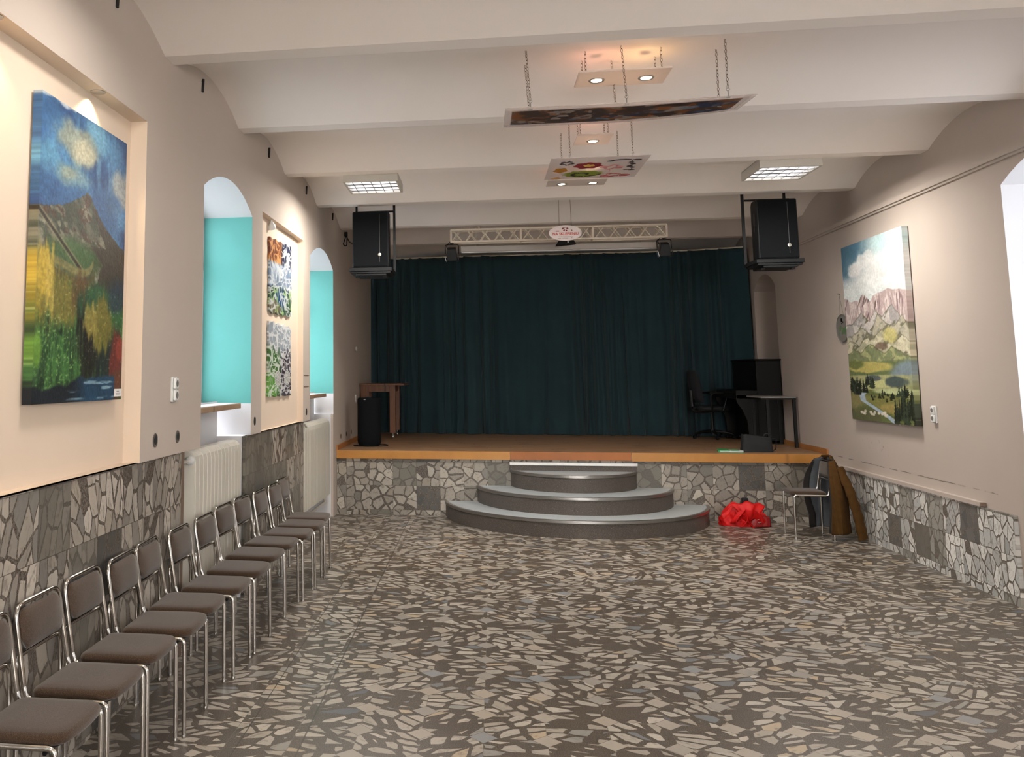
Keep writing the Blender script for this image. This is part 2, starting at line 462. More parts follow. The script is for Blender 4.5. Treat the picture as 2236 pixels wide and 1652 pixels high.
# translucent plexiglass
g = G('clear_plexiglass', .12, 0, .5); g.xyz(); g.col('#e9ddd8')
tr = g.node('ShaderNodeBsdfTransparent'); tr.inputs[0].default_value = (.97, .93, .92, 1)
mx = g.node('ShaderNodeMixShader'); mx.inputs[0].default_value = .5
g.nt.links.new(tr.outputs[0], mx.inputs[1]); g.nt.links.new(g.b.outputs[0], mx.inputs[2])
g.nt.links.new(mx.outputs[0], g.nt.nodes['Material Output'].inputs[0]); M['plexi'] = g.mat
# light strengths (watts) of windows, ceiling lights and halogens, some of them unseen and added
LW = [60, 60, 25, 25]; RW = [30, 70, 70]; FL = [56, 56, 24, 42, 42, 18]; HB = 1.3; NL = 18.0; SKY = 2.6; EXPO = 0.30; NWP = 430
# ------------------------------------------------------------------ camera
H_CAM = 1.7247
def cam():
    yaw, pitch, roll = -0.1484, 0.1208, -0.0039
    cy, sy, cp, sp = math.cos(yaw), math.sin(yaw), math.cos(pitch), math.sin(pitch)
    fwd = Vector((sy*cp, cy*cp, sp)); right = Vector((cy, -sy, 0)); up = right.cross(fwd)
    r = right*math.cos(roll)+up*math.sin(roll); u = -right*math.sin(roll)+up*math.cos(roll)
    cd = bpy.data.cameras.new('camera'); o = bpy.data.objects.new('camera', cd); COL.objects.link(o)
    m = Matrix((r, u, -fwd)).transposed().to_4x4(); m.translation = (0, 0, H_CAM); o.matrix_world = m
    cd.sensor_fit = 'HORIZONTAL'; cd.sensor_width = 36.0
    cd.lens = 1967.27/2236*36
    cd.shift_x = (1118-747.64)/2236; cd.shift_y = (580.09-826)/2236
    cd.clip_start = .05; cd.clip_end = 200
    SC.camera = o
cam()

# ------------------------------------------------------------------ room shell
def WL(y, z, d=0.0): return (-1.93+.0115*y-d, y, z)     # left wall, d = depth behind its face
def WR(y, z, d=0.0): return (3.825+.0175*y+d, y, z)     # right wall
Y0, Y1, ZT = -5.0, 15.62, 4.08
NB = 12
def arch(y0, y1, zs, rise, n=NB):
    yc, hw = (y0+y1)/2, (y1-y0)/2
    R = (hw*hw+rise*rise)/(2*rise); zc = zs+rise-R; a = math.asin(min(1, hw/R))
    return [(yc+R*math.sin(-a+2*a*k/n), zc+R*math.cos(-a+2*a*k/n)) for k in range(n+1)]
def wall_face(mb, W, ya, yb, za, zb, ops, d=0.0, mi=0):
    """ops: (y0, y1, z0, zspring, rise)"""
    y = ya
    for (a, b, z0, zs, rise) in sorted(ops):
        mb.quad(W(y, za, d), W(a, za, d), W(a, zb, d), W(y, zb, d), mi)
        if z0 > za: mb.quad(W(a, za, d), W(b, za, d), W(b, z0, d), W(a, z0, d), mi)
        top = arch(a, b, zs, rise) if rise else [(a, zs), (b, zs)]
        for p, q in zip(top[:-1], top[1:]):
            mb.quad(W(p[0], p[1], d), W(q[0], q[1], d), W(q[0], zb, d), W(p[0], zb, d), mi)
        y = b
    mb.quad(W(y, za, d), W(yb, za, d), W(yb, zb, d), W(y, zb, d), mi)
def recess(mb, W, y0, y1, z0, zs, rise, d, d0=0.0, jam=0, soff=0, back=None, bot=None, z0j=None):
    zj = z0 if z0j is None else z0j
    for yy in (y0, y1): mb.quad(W(yy, zj, d0), W(yy, zj, d), W(yy, zs, d), W(yy, zs, d0), jam)
    top = arch(y0, y1, zs, rise) if rise else [(y0, zs), (y1, zs)]
    for p, q in zip(top[:-1], top[1:]):
        mb.quad(W(p[0], p[1], d0), W(q[0], q[1], d0), W(q[0], q[1], d), W(p[0], p[1], d), soff)
        if back is not None: mb.quad(W(p[0], z0, d), W(q[0], z0, d), W(q[0], q[1], d), W(p[0], p[1], d), back)
    if bot is not None: mb.quad(W(y0, z0, d0), W(y1, z0, d0), W(y1, z0, d), W(y0, z0, d), bot)

# floor
mb = MB(); mb.quad((-2.6, Y0, 0), (4.6, Y0, 0), (4.6, 11.49, 0), (-2.6, 11.49, 0))
struct(mb.build('floor', M['floor']))

# left wall -------------------------------------------------------------
DL = 1.245
WINL = [(5.955, 7.26, DL, 3.045, .17), (9.735, 11.24, DL, 3.045, .17), (.9, 2.3, DL, 3.045, .17), (-3.0, -1.6, DL, 3.045, .17)]
mb = MB()
NICHE = [(2.75, 4.88, DL, 3.195, 0, .10), (7.60, 9.37, DL, 3.155, 0, .06)]
wall_face(mb, WL, Y0, Y1, DL, ZT, WINL+[n[:5] for n in NICHE])
RN = [(5.635, 7.12), (9.42, 11.22)]
wall_face(mb, WL, Y0, 11.3, 0, DL, [(a, b, 0, DL, 0) for a, b in RN], .03)
mb.quad(WL(11.22, 0, 0), WL(Y1, 0, 0), WL(Y1, DL, 0), WL(11.22, DL, 0))
mb.quad(WL(11.22, 0, .03), WL(11.22, 0, 0), WL(11.22, DL, 0), WL(11.22, DL, .03))
ys = [Y0, 5.635, 5.955, 7.12, 7.26, 9.42, 9.735, 11.22]
for a, b in zip(ys[:-1], ys[1:]):      # underside of the plaster above the dado
    if (a, b) not in ((5.955, 7.12), (9.735, 11.22)):
        mb.quad(WL(a, DL, 0), WL(b, DL, 0), WL(b, DL, .03), WL(a, DL, .03))
for a, b in RN:                         # radiator niches
    for yy in (a, b): mb.quad(WL(yy, 0, .03), WL(yy, 0, .24), WL(yy, DL, .24), WL(yy, DL, .03), 1)
    mb.quad(WL(a, 0, .24), WL(b, 0, .24), WL(b, 1.52, .24), WL(a, 1.52, .24), 1)
mb.quad(WL(5.635, DL, 0), WL(5.955, DL, 0), WL(5.955, DL, .24), WL(5.635, DL, .24), 1)
mb.quad(WL(9.42, DL, 0), WL(9.735, DL, 0), WL(9.735, DL, .24), WL(9.42, DL, .24), 1)
for n in NICHE: recess(mb, WL, *n, jam=2, soff=2, back=2, bot=2)
struct(mb.build('wall_left', [M['wall'], M['white'], M['niche']]))

# windows of the left wall: reveal, sill, frame, pane
def window_left(k, y0, y1, zs, rise, zsill):
    w = thing('window_%d' % k, None, None); struct(w)
    mb = MB(); D = .50
    for yy in (y0, y1):
        mb.quad(WL(yy, zsill, 0), WL(yy, zsill, D), WL(yy, zs, D), WL(yy, zs, 0), 0)
        mb.quad(WL(yy, DL, 0), WL(yy, DL, D), WL(yy, zsill, D), WL(yy, zsill, 0), 1)
    top = arch(y0, y1, zs, rise)
    for p, q in zip(top[:-1], top[1:]):
        mb.quad(WL(p[0], p[1], 0), WL(q[0], q[1], 0), WL(q[0], q[1], D), WL(p[0], p[1], D), 1)
    mb.quad(WL(y0, zsill-.04, .24), WL(y1, zsill-.04, .24), WL(y1, zsill-.04, D), WL(y0, zsill-.04, D), 1)
    mb.build('reveal', [M['turq'], M['white']], w)
    # frame: outer casing, mullion, transom
    mb = MB(); f0, f1 = D-.085, D-.02
    def bar(ya, yb, za, zb): mb.hexa([WL(ya, za, f0), WL(yb, za, f0), WL(yb, za, f1), WL(ya, za, f1), WL(ya, zb, f0), WL(yb, zb, f0), WL(yb, zb, f1), WL(ya, zb, f1)])
    bar(y0, y0+.07, zsill, zs); bar(y1-.07, y1, zsill, zs); bar(y0, y1, zsill, zsill+.08)
    yc = (y0+y1)/2; bar(yc-.045, yc+.045, zsill, zs+rise*.95); bar(y0, y1, zs-.45, zs-.37)
    for p, q in zip(top[:-1], top[1:]):
        mb.hexa([WL(p[0], p[1]-.08, f0), WL(q[0], q[1]-.08, f0), WL(q[0], q[1]-.08, f1), WL(p[0], p[1]-.08, f1), WL(p[0], p[1], f0), WL(q[0], q[1], f0), WL(q[0], q[1], f1), WL(p[0], p[1], f1)])
    mb.build('frame', M['white'], w)
    mb = MB(); fp = D-.05
    for p, q in zip(top[:-1], top[1:]):
        mb.quad(WL(p[0], zsill, fp), WL(q[0], zsill, fp), WL(q[0], q[1], fp), WL(p[0], p[1], fp))
    mb.build('pane', M['glass'], w)
    return w
for k, (y0, y1, z0, zs, rise) in enumerate(WINL):
    w = window_left(k+1, y0, y1, zs, rise, 1.50)
    if k < 2:
        a, b = (5.96, 7.16) if k == 0 else (9.74, 11.05)
        mb = MB(); mb.hexa([WL(a, 1.463, .055), WL(b, 1.463, .055), WL(b+.09, 1.463, .42), WL(a, 1.463, .42), WL(a, 1.503, .055), WL(b, 1.503, .055), WL(b+.09, 1.503, .42), WL(a, 1.503, .42)])
        mb.build('sill_board', M['sill'], w, bev=.004)
        mb = MB(); mb.hexa([WL(a+.005, 1.5035, .062), WL(b-.005, 1.5035, .062), WL(b+.08, 1.5035, .415), WL(a+.005, 1.5035, .415), WL(a+.005, 1.5065, .062), WL(b-.005, 1.5065, .062), WL(b+.08, 1.5065, .415), WL(a+.005, 1.5065, .415)])
        mb.build('sill_paint', M['white'], w)

# dado of broken-marble slabs, left
mb = MB()
for a, b in ((Y0, 5.60), (7.12, 9.42)):
    mb.hexa([WL(a, 0, .006), WL(b, 0, .006), WL(b, 0, .034), WL(a, 0, .034), WL(a, DL, .006), WL(b, DL, .006), WL(b, DL, .034), WL(a, DL, .034)])
struct(mb.build('trim_1', M['dado']))
mb = MB(); mb.hexa([WL(5.60, 0, .004), WL(5.645, 0, .004), WL(5.645, 0, .04), WL(5.60, 0, .04), WL(5.60, DL, .004), WL(5.645, DL, .004), WL(5.645, DL, .04), WL(5.60, DL, .04)])
struct(mb.build('trim_2', M['brownstrip']))

# right wall --------------------------------------------------------------
WINR = [(5.95, 7.39, .95, 3.14, .18), (1.9, 3.3, .95, 3.14, .18), (-2.2, -.8, .95, 3.14, .18)]
mb = MB()
wall_face(mb, WR, Y0, Y1, 0, ZT, WINR+[(13.06, 14.1, 1.2, 2.93, .2)])
recess(mb, WR, 13.06, 14.1, 1.2, 2.93, .2, .34, back=0, bot=0)
struct(mb.build('wall_right', M['wallR']))
for k, (y0, y1, z0, zs, rise) in enumerate(WINR):
    w = thing('window_%d' % (k+5), None, None); struct(w); D = .5
    mb = MB(); recess(mb, WR, y0, y1, z0, zs, rise, D, bot=0)
    mb.build('reveal', M['white'], w)
    mb = MB(); f0, f1 = D-.085, D-.02
    def bar(ya, yb, za, zb): mb.hexa([WR(ya, za, f0), WR(yb, za, f0), WR(yb, za, f1), WR(ya, za, f1), WR(ya, zb, f0), WR(yb, zb, f0), WR(yb, zb, f1), WR(ya, zb, f1)])
    bar(y0, y0+.07, z0, zs); bar(y1-.07, y1, z0, zs); bar(y0, y1, z0, z0+.08)
    yc = (y0+y1)/2; bar(yc-.045, yc+.045, z0, zs+rise*.95); bar(y0, y1, zs-.45, zs-.37)
    mb.build('frame', M['white'], w)
    mb = MB(); fp = D-.05; top = arch(y0, y1, zs, rise)
    for p, q in zip(top[:-1], top[1:]):
        mb.quad(WR(p[0], z0, fp), WR(q[0], z0, fp), WR(q[0], q[1], fp), WR(p[0], p[1], fp))
    mb.build('pane', M['glass'], w)
# low dado on the right with its cap rail, and the picture rail
mb = MB(); DR = .665
mb.hexa([WR(7.57, 0, -.03), WR(11.47, 0, -.03), WR(11.47, 0, .0), WR(7.57, 0, .0), WR(7.57, DR, -.03), WR(11.47, DR, -.03), WR(11.47, DR, 0), WR(7.57, DR, 0)])
struct(mb.build('trim_3', M['dadoR']))
mb = MB(); mb.hexa([WR(8.02, .668, -.045), WR(11.43, .668, -.045), WR(11.43, .668, 0), WR(8.02, .668, 0), WR(8.02, .702, -.045), WR(11.43, .702, -.045), WR(11.43, .702, 0), WR(8.02, .702, 0)])
mb.hexa([WR(8.0, .670, -.040), WR(8.03, .670, -.040), WR(8.03, .670, -.002), WR(8.0, .670, -.002), WR(8.0, .70, -.040), WR(8.03, .70, -.040), WR(8.03, .70, -.002), WR(8.0, .70, -.002)], 1)
struct(mb.build('trim_4', [M['wallR'], M['brownstrip']]))
mb = MB()
for za, zb, d in ((3.318, 3.338, .022), (3.338, 3.385, .04)):
    mb.hexa([WR(Y0, za, -d), WR(12.8, za, -d), WR(12.8, za, 0), WR(Y0, za, 0), WR(Y0, zb, -d), WR(12.8, zb, -d), WR(12.8, zb, 0), WR(Y0, zb, 0)])
struct(mb.build('trim_5', M['wallR']))

# far wall behind the curtain and the wall behind the camera
mb = MB(); mb.quad((-2.4, Y1-.02, 0), (4.7, Y1-.02, 0), (4.7, Y1-.02, ZT), (-2.4, Y1-.02, ZT))
struct(mb.build('wall_far', M['wall']))
def WN(x, z, d=0.0): return (x, Y0-d, z)
NW = (.9, 4.0, .9, 3.0)
mb = MB(); wall_face(mb, WN, -2.6, 4.6, 0, ZT, [(NW[0], NW[1], NW[2], NW[3], 0)]); recess(mb, WN, NW[0], NW[1], NW[2], NW[3], 0, .3, bot=0)
struct(mb.build('wall_near', M['wall']))
w = thing('window_8', None, None); struct(w); mb = MB()  # unseen window behind the camera, added so that light reaches the stage
for a, b, c_, d_ in ((NW[0], NW[0]+.07, NW[2], NW[3]), (NW[1]-.07, NW[1], NW[2], NW[3]), (NW[0], NW[1], NW[2], NW[2]+.07), (NW[0], NW[1], NW[3]-.07, NW[3]), (1.9, 1.98, NW[2], NW[3]), (2.92, 3.0, NW[2], NW[3])): mb.bb((a, Y0-.28, c_), (b, Y0-.22, d_))
mb.build('frame', M['white'], w)
mb = MB(); mb.quad((NW[0], Y0-.25, NW[2]), (NW[1], Y0-.25, NW[2]), (NW[1], Y0-.25, NW[3]), (NW[0], Y0-.25, NW[3])); mb.build('pane', M['glass'], w)

# ceiling: shallow cross vaults between flat beam soffits
BEAM = [5.30+1.66*k for k in range(-6, 7)]
SOF, ZB, RISE = .155, 3.68, .165
def vault_z(y):
    for b in BEAM:
        if b-SOF <= y <= b: return ZB
    prev = max([b for b in BEAM if b < y], default=BEAM[0]-1.66); nxt = prev+1.66-SOF
    t = (y-prev)/(nxt-prev); hw = (nxt-prev)/2
    R = (hw*hw+RISE*RISE)/(2*RISE); u = (t-.5)*2*hw
    return ZB+RISE-R+math.sqrt(R*R-u*u)
prof = []
for b in BEAM:
    prof.append((b-SOF, ZB)); prof.append((b, ZB))
    for k in range(1, 16): prof.append((b+(1.66-SOF)*k/16, vault_z(b+(1.66-SOF)*k/16)))
prof = [(y, z) for y, z in prof if Y0-.3 <= y <= Y1+.2]
mb = MB(); xs = [-2.45, 0, 2, 4.75]
n = len(prof)
mb.add([(x, y, z) for x in xs for (y, z) in prof], [(i*n+j, (i+1)*n+j, (i+1)*n+j+1, i*n+j+1) for i in range(len(xs)-1) for j in range(n-1)])
o = mb.build('ceiling', M['ceil'], smooth=True, auto=14); struct(o)

# outside the walls: roofless gap closed above the vault
# ------------------------------------------------------------------ stage
ZS = .785; YS = 11.47
st = thing('stage', 'raised wooden stage with plank floor and marble slab front at the room end', 'stage', (0, 0, 0))
mb = MB(); mb.hexa([WL(11.455, .755, -.006), WR(11.455, .755, -.006), WR(15.55, .755, -.006), WL(15.55, .755, -.006), WL(11.455, ZS, -.006), WR(11.455, ZS, -.006), WR(15.55, ZS, -.006), WL(15.55, ZS, -.006)])
mb.build('stage_floor', M['stagefloor'], st)
mb = MB(); mb.bb((-1.793, YS, 0), (4.02, YS+.05, .70)); mb.build('front_wall', M['stagewall'], st)
mb = MB(); mb.bb((-1.793, 11.425, .687), (.36, 11.452, ZS)); mb.build('edge_board', M['board'], st, bev=.003)
mb = MB(); mb.bb((1.80, 11.425, .682), (4.018, 11.452, ZS)); mb.build('edge_board', M['board'], st, bev=.003)
mb = MB(); mb.bb((.362, 11.440, .688), (1.798, 11.454, ZS)); mb.build('middle_board', M['board2'], st, bev=.002)
for W, sgn, nm in ((WL, -1, 'baseboard_left'), (WR, -1, 'baseboard_right')):
    mb = MB(); mb.hexa([W(11.43, ZS, -.022), W(14.9, ZS, -.022), W(14.9, ZS, 0), W(11.43, ZS, 0), W(11.43, ZS+.062, -.022), W(14.9, ZS+.062, -.022), W(14.9, ZS+.062, 0), W(11.43, ZS+.062, 0)])
    struct(mb.build(nm, M['skirt'], bev=.003))

# rounded steps
CX, CY = 1.11, 11.60
sp_ = thing('stage_steps', 'three rounded grey terrazzo steps with metal edging in front of the stage', 'steps', (CX, YS, 0))
def arc_pts(R, y_end=YS, n=48):
    a = math.acos(max(-1, min(1, (y_end-CY)/R)))      # from +y axis measured to chord
    th0 = math.asin((y_end-CY)/R)
    return [(CX+R*math.cos(t), CY+R*math.sin(t)) for t in [th0-(PI+2*th0)*k/n for k in range(n+1)]]
tops = [(1.548, 0, .182), (1.162, .182, .372), (.756, .372, .567)]
inv = Matrix.Translation((-CX, -YS, 0))
def loc(P): return [(p[0]-CX, p[1]-YS, p[2]) for p in P]
for R, za, zb in tops:
    arc = arc_pts(R)
    mb = MB(); mb.prism(loc([(x, y, za+.0005) for x, y in arc]), (0, 0, zb-za-.012))
    so = mb.build('step', M['step'], sp_)
    arc2 = arc_pts(R+.004)
    mb = MB(); mb.prism(loc([(x, y, zb-.0115) for x, y in arc2]), (0, 0, .0115)); mb.build('tread', M['tread'], so)
    mb = MB(); a0 = arc_pts(R+.004, n=64); a1 = arc_pts(R+.012, n=64); a2 = arc_pts(R-.028, n=64); k = len(a0)
    ring = [[(p[0], p[1], zb+z_) for p in a] for a, z_ in ((a0, -.026), (a1, -.026), (a1, .003), (a2, .003), (a2, .0006))]
    vs = loc([p for r_ in ring for p in r_]); fs = []
    for i in range(4):
        for j in range(k-1): fs.append((i*k+j, i*k+j+1, (i+1)*k+j+1, (i+1)*k+j))
    mb.add(vs, fs); mb.build('nosing', M['steel'], so)
mb = MB(); mb.bb((.356-CX, 11.375-YS, .5675), (1.85-CX, -.002, .655)); so = mb.build('top_step', M['step'], sp_)
mb = MB(); mb.bb((.354-CX, 11.370-YS, .6552), (1.852-CX, -.002, .660)); mb.build('tread', M['tread'], so)
mb = MB(); mb.bb((.352-CX, 11.362-YS, .632), (1.854-CX, 11.3695-YS, .664)); mb.build('nosing', M['steel'], so)

# ------------------------------------------------------------------ curtain
CP = [(-1.77, 15.02), (-1.25, 14.90), (.06, 14.72), (1.78, 14.66), (3.1, 14.56), (4.035, 14.20)]
def cpath(t):
    L = [math.dist(CP[i], CP[i+1]) for i in range(len(CP)-1)]; s = t*sum(L)
    for i, l in enumerate(L):
        if s <= l or i == len(L)-1:
            u = s/l; a, b = CP[i], CP[i+1]
            d = ((b[0]-a[0])/l, (b[1]-a[1])/l)
            return (a[0]+(b[0]-a[0])*u, a[1]+(b[1]-a[1])*u, -d[1], d[0])
        s -= l
rs = random.Random(3)
ph = [0.0]; NU = 620
for i in range(NU-1):
    t = i/NU; w = 30+9*math.sin(t*11)+7*math.sin(t*29+1)
    ph.append(ph[-1]+w*6.2/NU*(1+.4*math.sin(t*53+2)))
def curt(iu, v):
    t = iu/(NU-1); x, y, nx, ny = cpath(t); p = ph[iu]
    low = max(0, (1-v)); bl = low**3
    drift = .10*math.sin(t*17+.6)*low
    p2 = p*(1-.0*low)+drift*6
    a = (.020+.042*(1-math.exp(-low*3)))*(.6+.4*math.sin(t*23+.5))
    d = a*(math.sin(p2)+.35*math.sin(2.1*p2+1.0))+.05*low*math.sin(p2*.31+1.5)
    d += .09*max(0, (.16-v)/.16)**1.6*(.5+.5*math.sin(p2*.8+.4))      # cloth lying out over the floor
    sag = .012*abs(math.sin(p*.5))*(1 if v > .98 else 0)
    z = ZS+.006+(3.655-ZS-.04*t)*v-sag
    return (x-nx*d+.03*low*math.sin(p2*.5), y-ny*d, z)
mb = MB()
NV = 46
vv = [ (j/(NV-1))**1.5 for j in range(NV)]
mb.add([curt(i, v) for v in vv for i in range(NU)], [(j*NU+i, j*NU+i+1, (j+1)*NU+i+1, (j+1)*NU+i) for j in range(NV-1) for i in range(NU-1)])
o = mb.build('stage_curtain', M['curtain'], smooth=True)
tag(o, 'dark green floor-length curtain drawn across the back of the stage', 'curtain')
s_ = o.modifiers.new('thick', 'SOLIDIFY'); s_.thickness = .004; s_.offset = -1
mb = MB(); mb.tube([(CP[i][0], CP[i][1], 3.66-.04*i/5) for i in range(6)], .012, 8)
tag(mb.build('curtain_rail', M['trussm']), 'cream rail carrying the dark green stage curtain', 'curtain rail')
# ------------------------------------------------------------------ chairs
def cushion(mb, outline, layers, mi=0):
    cx = sum(p[0] for p in outline)/len(outline); cy = sum(p[1] for p in outline)/len(outline)
    hx = max(abs(p[0]-cx) for p in outline); hy = max(abs(p[1]-cy) for p in outline)
    n = len(outline); vs = []
    for ins, z in layers:
        for x, y in outline: vs.append((cx+(x-cx)*(1-ins/hx), cy+(y-cy)*(1-ins/hy), z))
    fs = []
    for k in range(len(layers)-1):
        for i in range(n): fs.append((k*n+i, k*n+(i+1) % n, (k+1)*n+(i+1) % n, (k+1)*n+i))
    fs += [tuple(range(n-1, -1, -1)), tuple(range((len(layers)-1)*n, len(layers)*n))]
    mb.add(vs, fs, mi)
def rrect(x0, x1, y0, y1, r0, r1, bulge=0.0, n=6):
    """rounded outline, radii r0 at x0 and r1 at x1, x1 side bulging"""
    P = []
    for (cx, cy, r, a0) in ((x1-r1, y0+r1, r1, -PI/2), (x1-r1, y1-r1, r1, 0), (x0+r0, y1-r0, r0, PI/2), (x0+r0, y0+r0, r0, PI)):
        for k in range(n+1):
            a = a0+PI/2*k/n; P.append((cx+r*math.cos(a), cy+r*math.sin(a)))
        if a0 == -PI/2 and bulge:
            for k in range(1, 6): P.append((x1, y0+r1+(y1-y0-2*r1)*k/6))
    yc, hw = (y0+y1)/2, (y1-y0)/2
    return [(x+(bulge*(1-((y-yc)/hw)**2) if x > (x0+x1)/2 else 0), y) for x, y in P]

def make_chair():
    t = thing('upholstered_chair', '', 'chair')
    w, r = .1925, .0105
    for s in (-1, 1):
        mb = MB(); mb.tube([(.172, s*w, .012), (.168, s*w, .39)], r, 10); lg = mb.build('leg', M['chrome'], t, True, auto=40)
        mb = MB(); mb.lathe([(.0120, 0), (.0120, .012), (.0105, .014)], (.172, s*w, 0), 12); mb.build('foot_cap', M['footcap'], lg, True, auto=40)
        mb = MB(); mb.tube([(-.205, s*(w-.003), .012), (-.213, s*(w-.003), .52)], r, 10); lg = mb.build('leg', M['chrome'], t, True, auto=40)
        mb = MB(); mb.lathe([(.0120, 0), (.0120, .012), (.0105, .014)], (-.205, s*(w-.003), 0), 12); mb.build('foot_cap', M['footcap'], lg, True, auto=40)
        mb = MB(); mb.tube(fillet([(.168, s*w, .39), (.166, s*w, .453), (-.168, s*w, .453), (-.183, s*w, .50)], .06, 8), r, 10)
        mb.build('seat_rail', M['chrome'], t, True, auto=40)
    mb = MB(); mb.tube(fillet([(-.183, -w, .50), (-.236, -w, .803), (-.236, w, .803), (-.183, w, .50)], .065, 8), r, 10)
    mb.build('back_frame', M['chrome'], t, True, auto=40)
    w2 = w-.003
    mb = MB(); mb.tube(fillet([(-.213, -w2, .52), (-.224, -w2, .607), (-.224, w2, .607), (-.213, w2, .52)], .055, 8), r, 10)
    mb.build('back_crossbar', M['chrome'], t, True, auto=40)
    for xs_, zs_ in ((.128, .436), (-.12, .440)):
        mb = MB(); mb.tube([(xs_, -w, zs_), (xs_, w, zs_)], .009, 8); mb.build('stretcher', M['blkm'], t, True, auto=40)
    mb = MB(); cushion(mb, rrect(-.160, .182, -.181, .181, .03, .055, .018), [(.012, .452), (.002, .458), (0, .468), (.001, .478), (.007, .487), (.020, .492), (.055, .495), (.11, .4965)])
    cushion(mb, rrect(-.14, .16, -.165, .165, .02, .04), [(0, .444), (0, .453)], 1)
    mb.build('seat', [M['fabric'], M['blk']], t, True, auto=50)
    # backrest: a curved pad inside the top loop
    mb = MB(); NU_, NV_ = 15, 9
    def pad(u, v, side):
        y = (u-.5)*2*.180; z = .632+v*.152
        # rounded corners
        e = abs(u-.5)*2; zz = z-.708; lim = .076*(1-max(0, (e-.80)/.2)**2.2*.55); zz = max(-lim, min(lim, zz)); z = .708+zz
        xb = -.183-(z-.5)*.175; bul = .018*(1-e**4)*(1-abs(2*v-1)**4)
        return (xb+.006+side*bul+.004*side, y, z)
    a = [pad(i/(NU_-1), j/(NV_-1), 1) for j in range(NV_) for i in range(NU_)]
    b = [pad(i/(NU_-1), j/(NV_-1), -1) for j in range(NV_) for i in range(NU_)]
    n = NU_*NV_; fs = []
    for j in range(NV_-1):
        for i in range(NU_-1):
            k = j*NU_+i; fs.append((k, k+1, k+NU_+1, k+NU_)); fs.append((n+k, n+k+NU_, n+k+NU_+1, n+k+1))
    rim = [i for i in range(NU_)]+[j*NU_+NU_-1 for j in range(1, NV_)]+[(NV_-1)*NU_+i for i in range(NU_-2, -1, -1)]+[j*NU_ for j in range(NV_-2, 0, -1)]
    for k in range(len(rim)):
        p, q = rim[k], rim[(k+1) % len(rim)]; fs.append((q, p, n+p, n+q))
    mb.add(a+b, fs); mb.build('backrest', M['fabric'], t, True, auto=60)
    return t
chair0 = make_chair()
ROWG = 'brown upholstered chairs along the left wall'
row = [  # y, x of the front legs, turn in degrees, label
 (3.285, -1.462, 0, 'brown padded chrome chair nearest the camera, cut off by the picture edge, along left wall'),
 (3.725, -1.462, 0, 'second brown padded chrome chair of the wall row, counting from the camera'),
 (4.175, -1.468, 0, 'third brown padded chrome chair of the wall row, counting from the camera'),
 (4.600, -1.444, 1.5, 'fourth brown padded chrome chair of the wall row, counting from the camera'),
 (5.011, -1.461, 2, 'fifth brown padded chair of the row, just before the brown batten by the radiator'),
 (5.456, -1.430, 0, 'sixth brown padded chair of the row, just past the brown batten by the radiator'),
 (5.920, -1.417, -1.5, 'seventh brown padded chair of the row, before the near end of the ribbed radiator'),
 (6.400, -1.427, -3, 'eighth brown padded chair of the row, in front of the middle of the ribbed radiator'),
 (6.845, -1.415, -3, 'ninth brown padded chair of the row, before the far end of the ribbed radiator'),
 (7.262, -1.371, -1, 'tenth brown padded chair of the row, at the near edge of the far marble dado'),
 (7.680, -1.348, -2, 'eleventh brown padded chair of the row, last but one towards the stage'),
 (8.093, -1.368, -2, 'twelfth and last brown padded chair of the row, closest to the stage'),
]
for i, (y, xf, a, lab) in enumerate(row):
    rz = math.radians(a)
    L = (xf-.172*math.cos(rz), y-.172*math.sin(rz), 0)
    if i == 0:
        chair0.location = L; chair0.rotation_euler = (0, 0, rz); tag(chair0, lab, group=ROWG)
    else: dup(chair0, L, rz, lab, ROWG)
lone = dup(chair0, (3.43, 10.49, 0), math.radians(178), 'single dark padded chrome chair standing by itself near the stage, jacket over its back', None)
if 'group' in lone: del lone['group']

# ------------------------------------------------------------------ jacket over the lone chair (chair local frame, front = +x)
jk = thing('jacket', 'brown suede jacket with grey lining hung over the back of the lone chair', 'jacket', (3.43, 10.49, 0), math.radians(178))
# outer body: U-shaped sheet around the chair back, open towards the seat; local +y is towards the camera
def jac(u, v):
    # u 0..1 runs from the far front edge round the back to the near front edge; v 0 top .. 1 hem
    s = min(1, v*2.2)**.7
    pts = [(-.165+.10*math.sin(min(1, v*1.25)*PI*.8), -.215-.02*s), (-.235-.02*s, -.225-.03*s), (-.262-.10*s-.04*v, -.10), (-.262-.10*s-.04*v, .11), (-.24-.03*s, .215+.045*s), (-.195+.03*s, .20+.05*s)]
    k = u*(len(pts)-1); i = min(int(k), len(pts)-2); f = k-i; f = f*f*(3-2*f)*.5+f*.5
    x = pts[i][0]*(1-f)+pts[i+1][0]*f; y = pts[i][1]*(1-f)+pts[i+1][1]*f
    c = min(1, v*4.5)
    y *= .90+.10*c
    hem = .065+.10*max(0, .30-u)/.30*(.25)-.035*max(0, .12-u)/.12
    z = .826*(1-v)+hem*v+(.010-.035*(abs(u-.5)*2)**2)*(1-c)
    wv = .012*math.sin(u*29+v*3)*min(1, v*3)+.007*math.sin(u*57+v*8)*min(1, v*3)
    return (x+wv, y+wv*.6, z)
mb = MB(); mb.grid(jac, 50, 26)
o = mb.build('jacket_body', [M['suede'], M['lining'], M['jackdk']], jk, True)
s_ = o.modifiers.new('cloth', 'SOLIDIFY'); s_.thickness = .012; s_.offset = 0; s_.material_offset = 1; s_.material_offset_rim = 2
sb = o.modifiers.new('sub', 'SUBSURF'); sb.levels = 1; sb.render_levels = 1
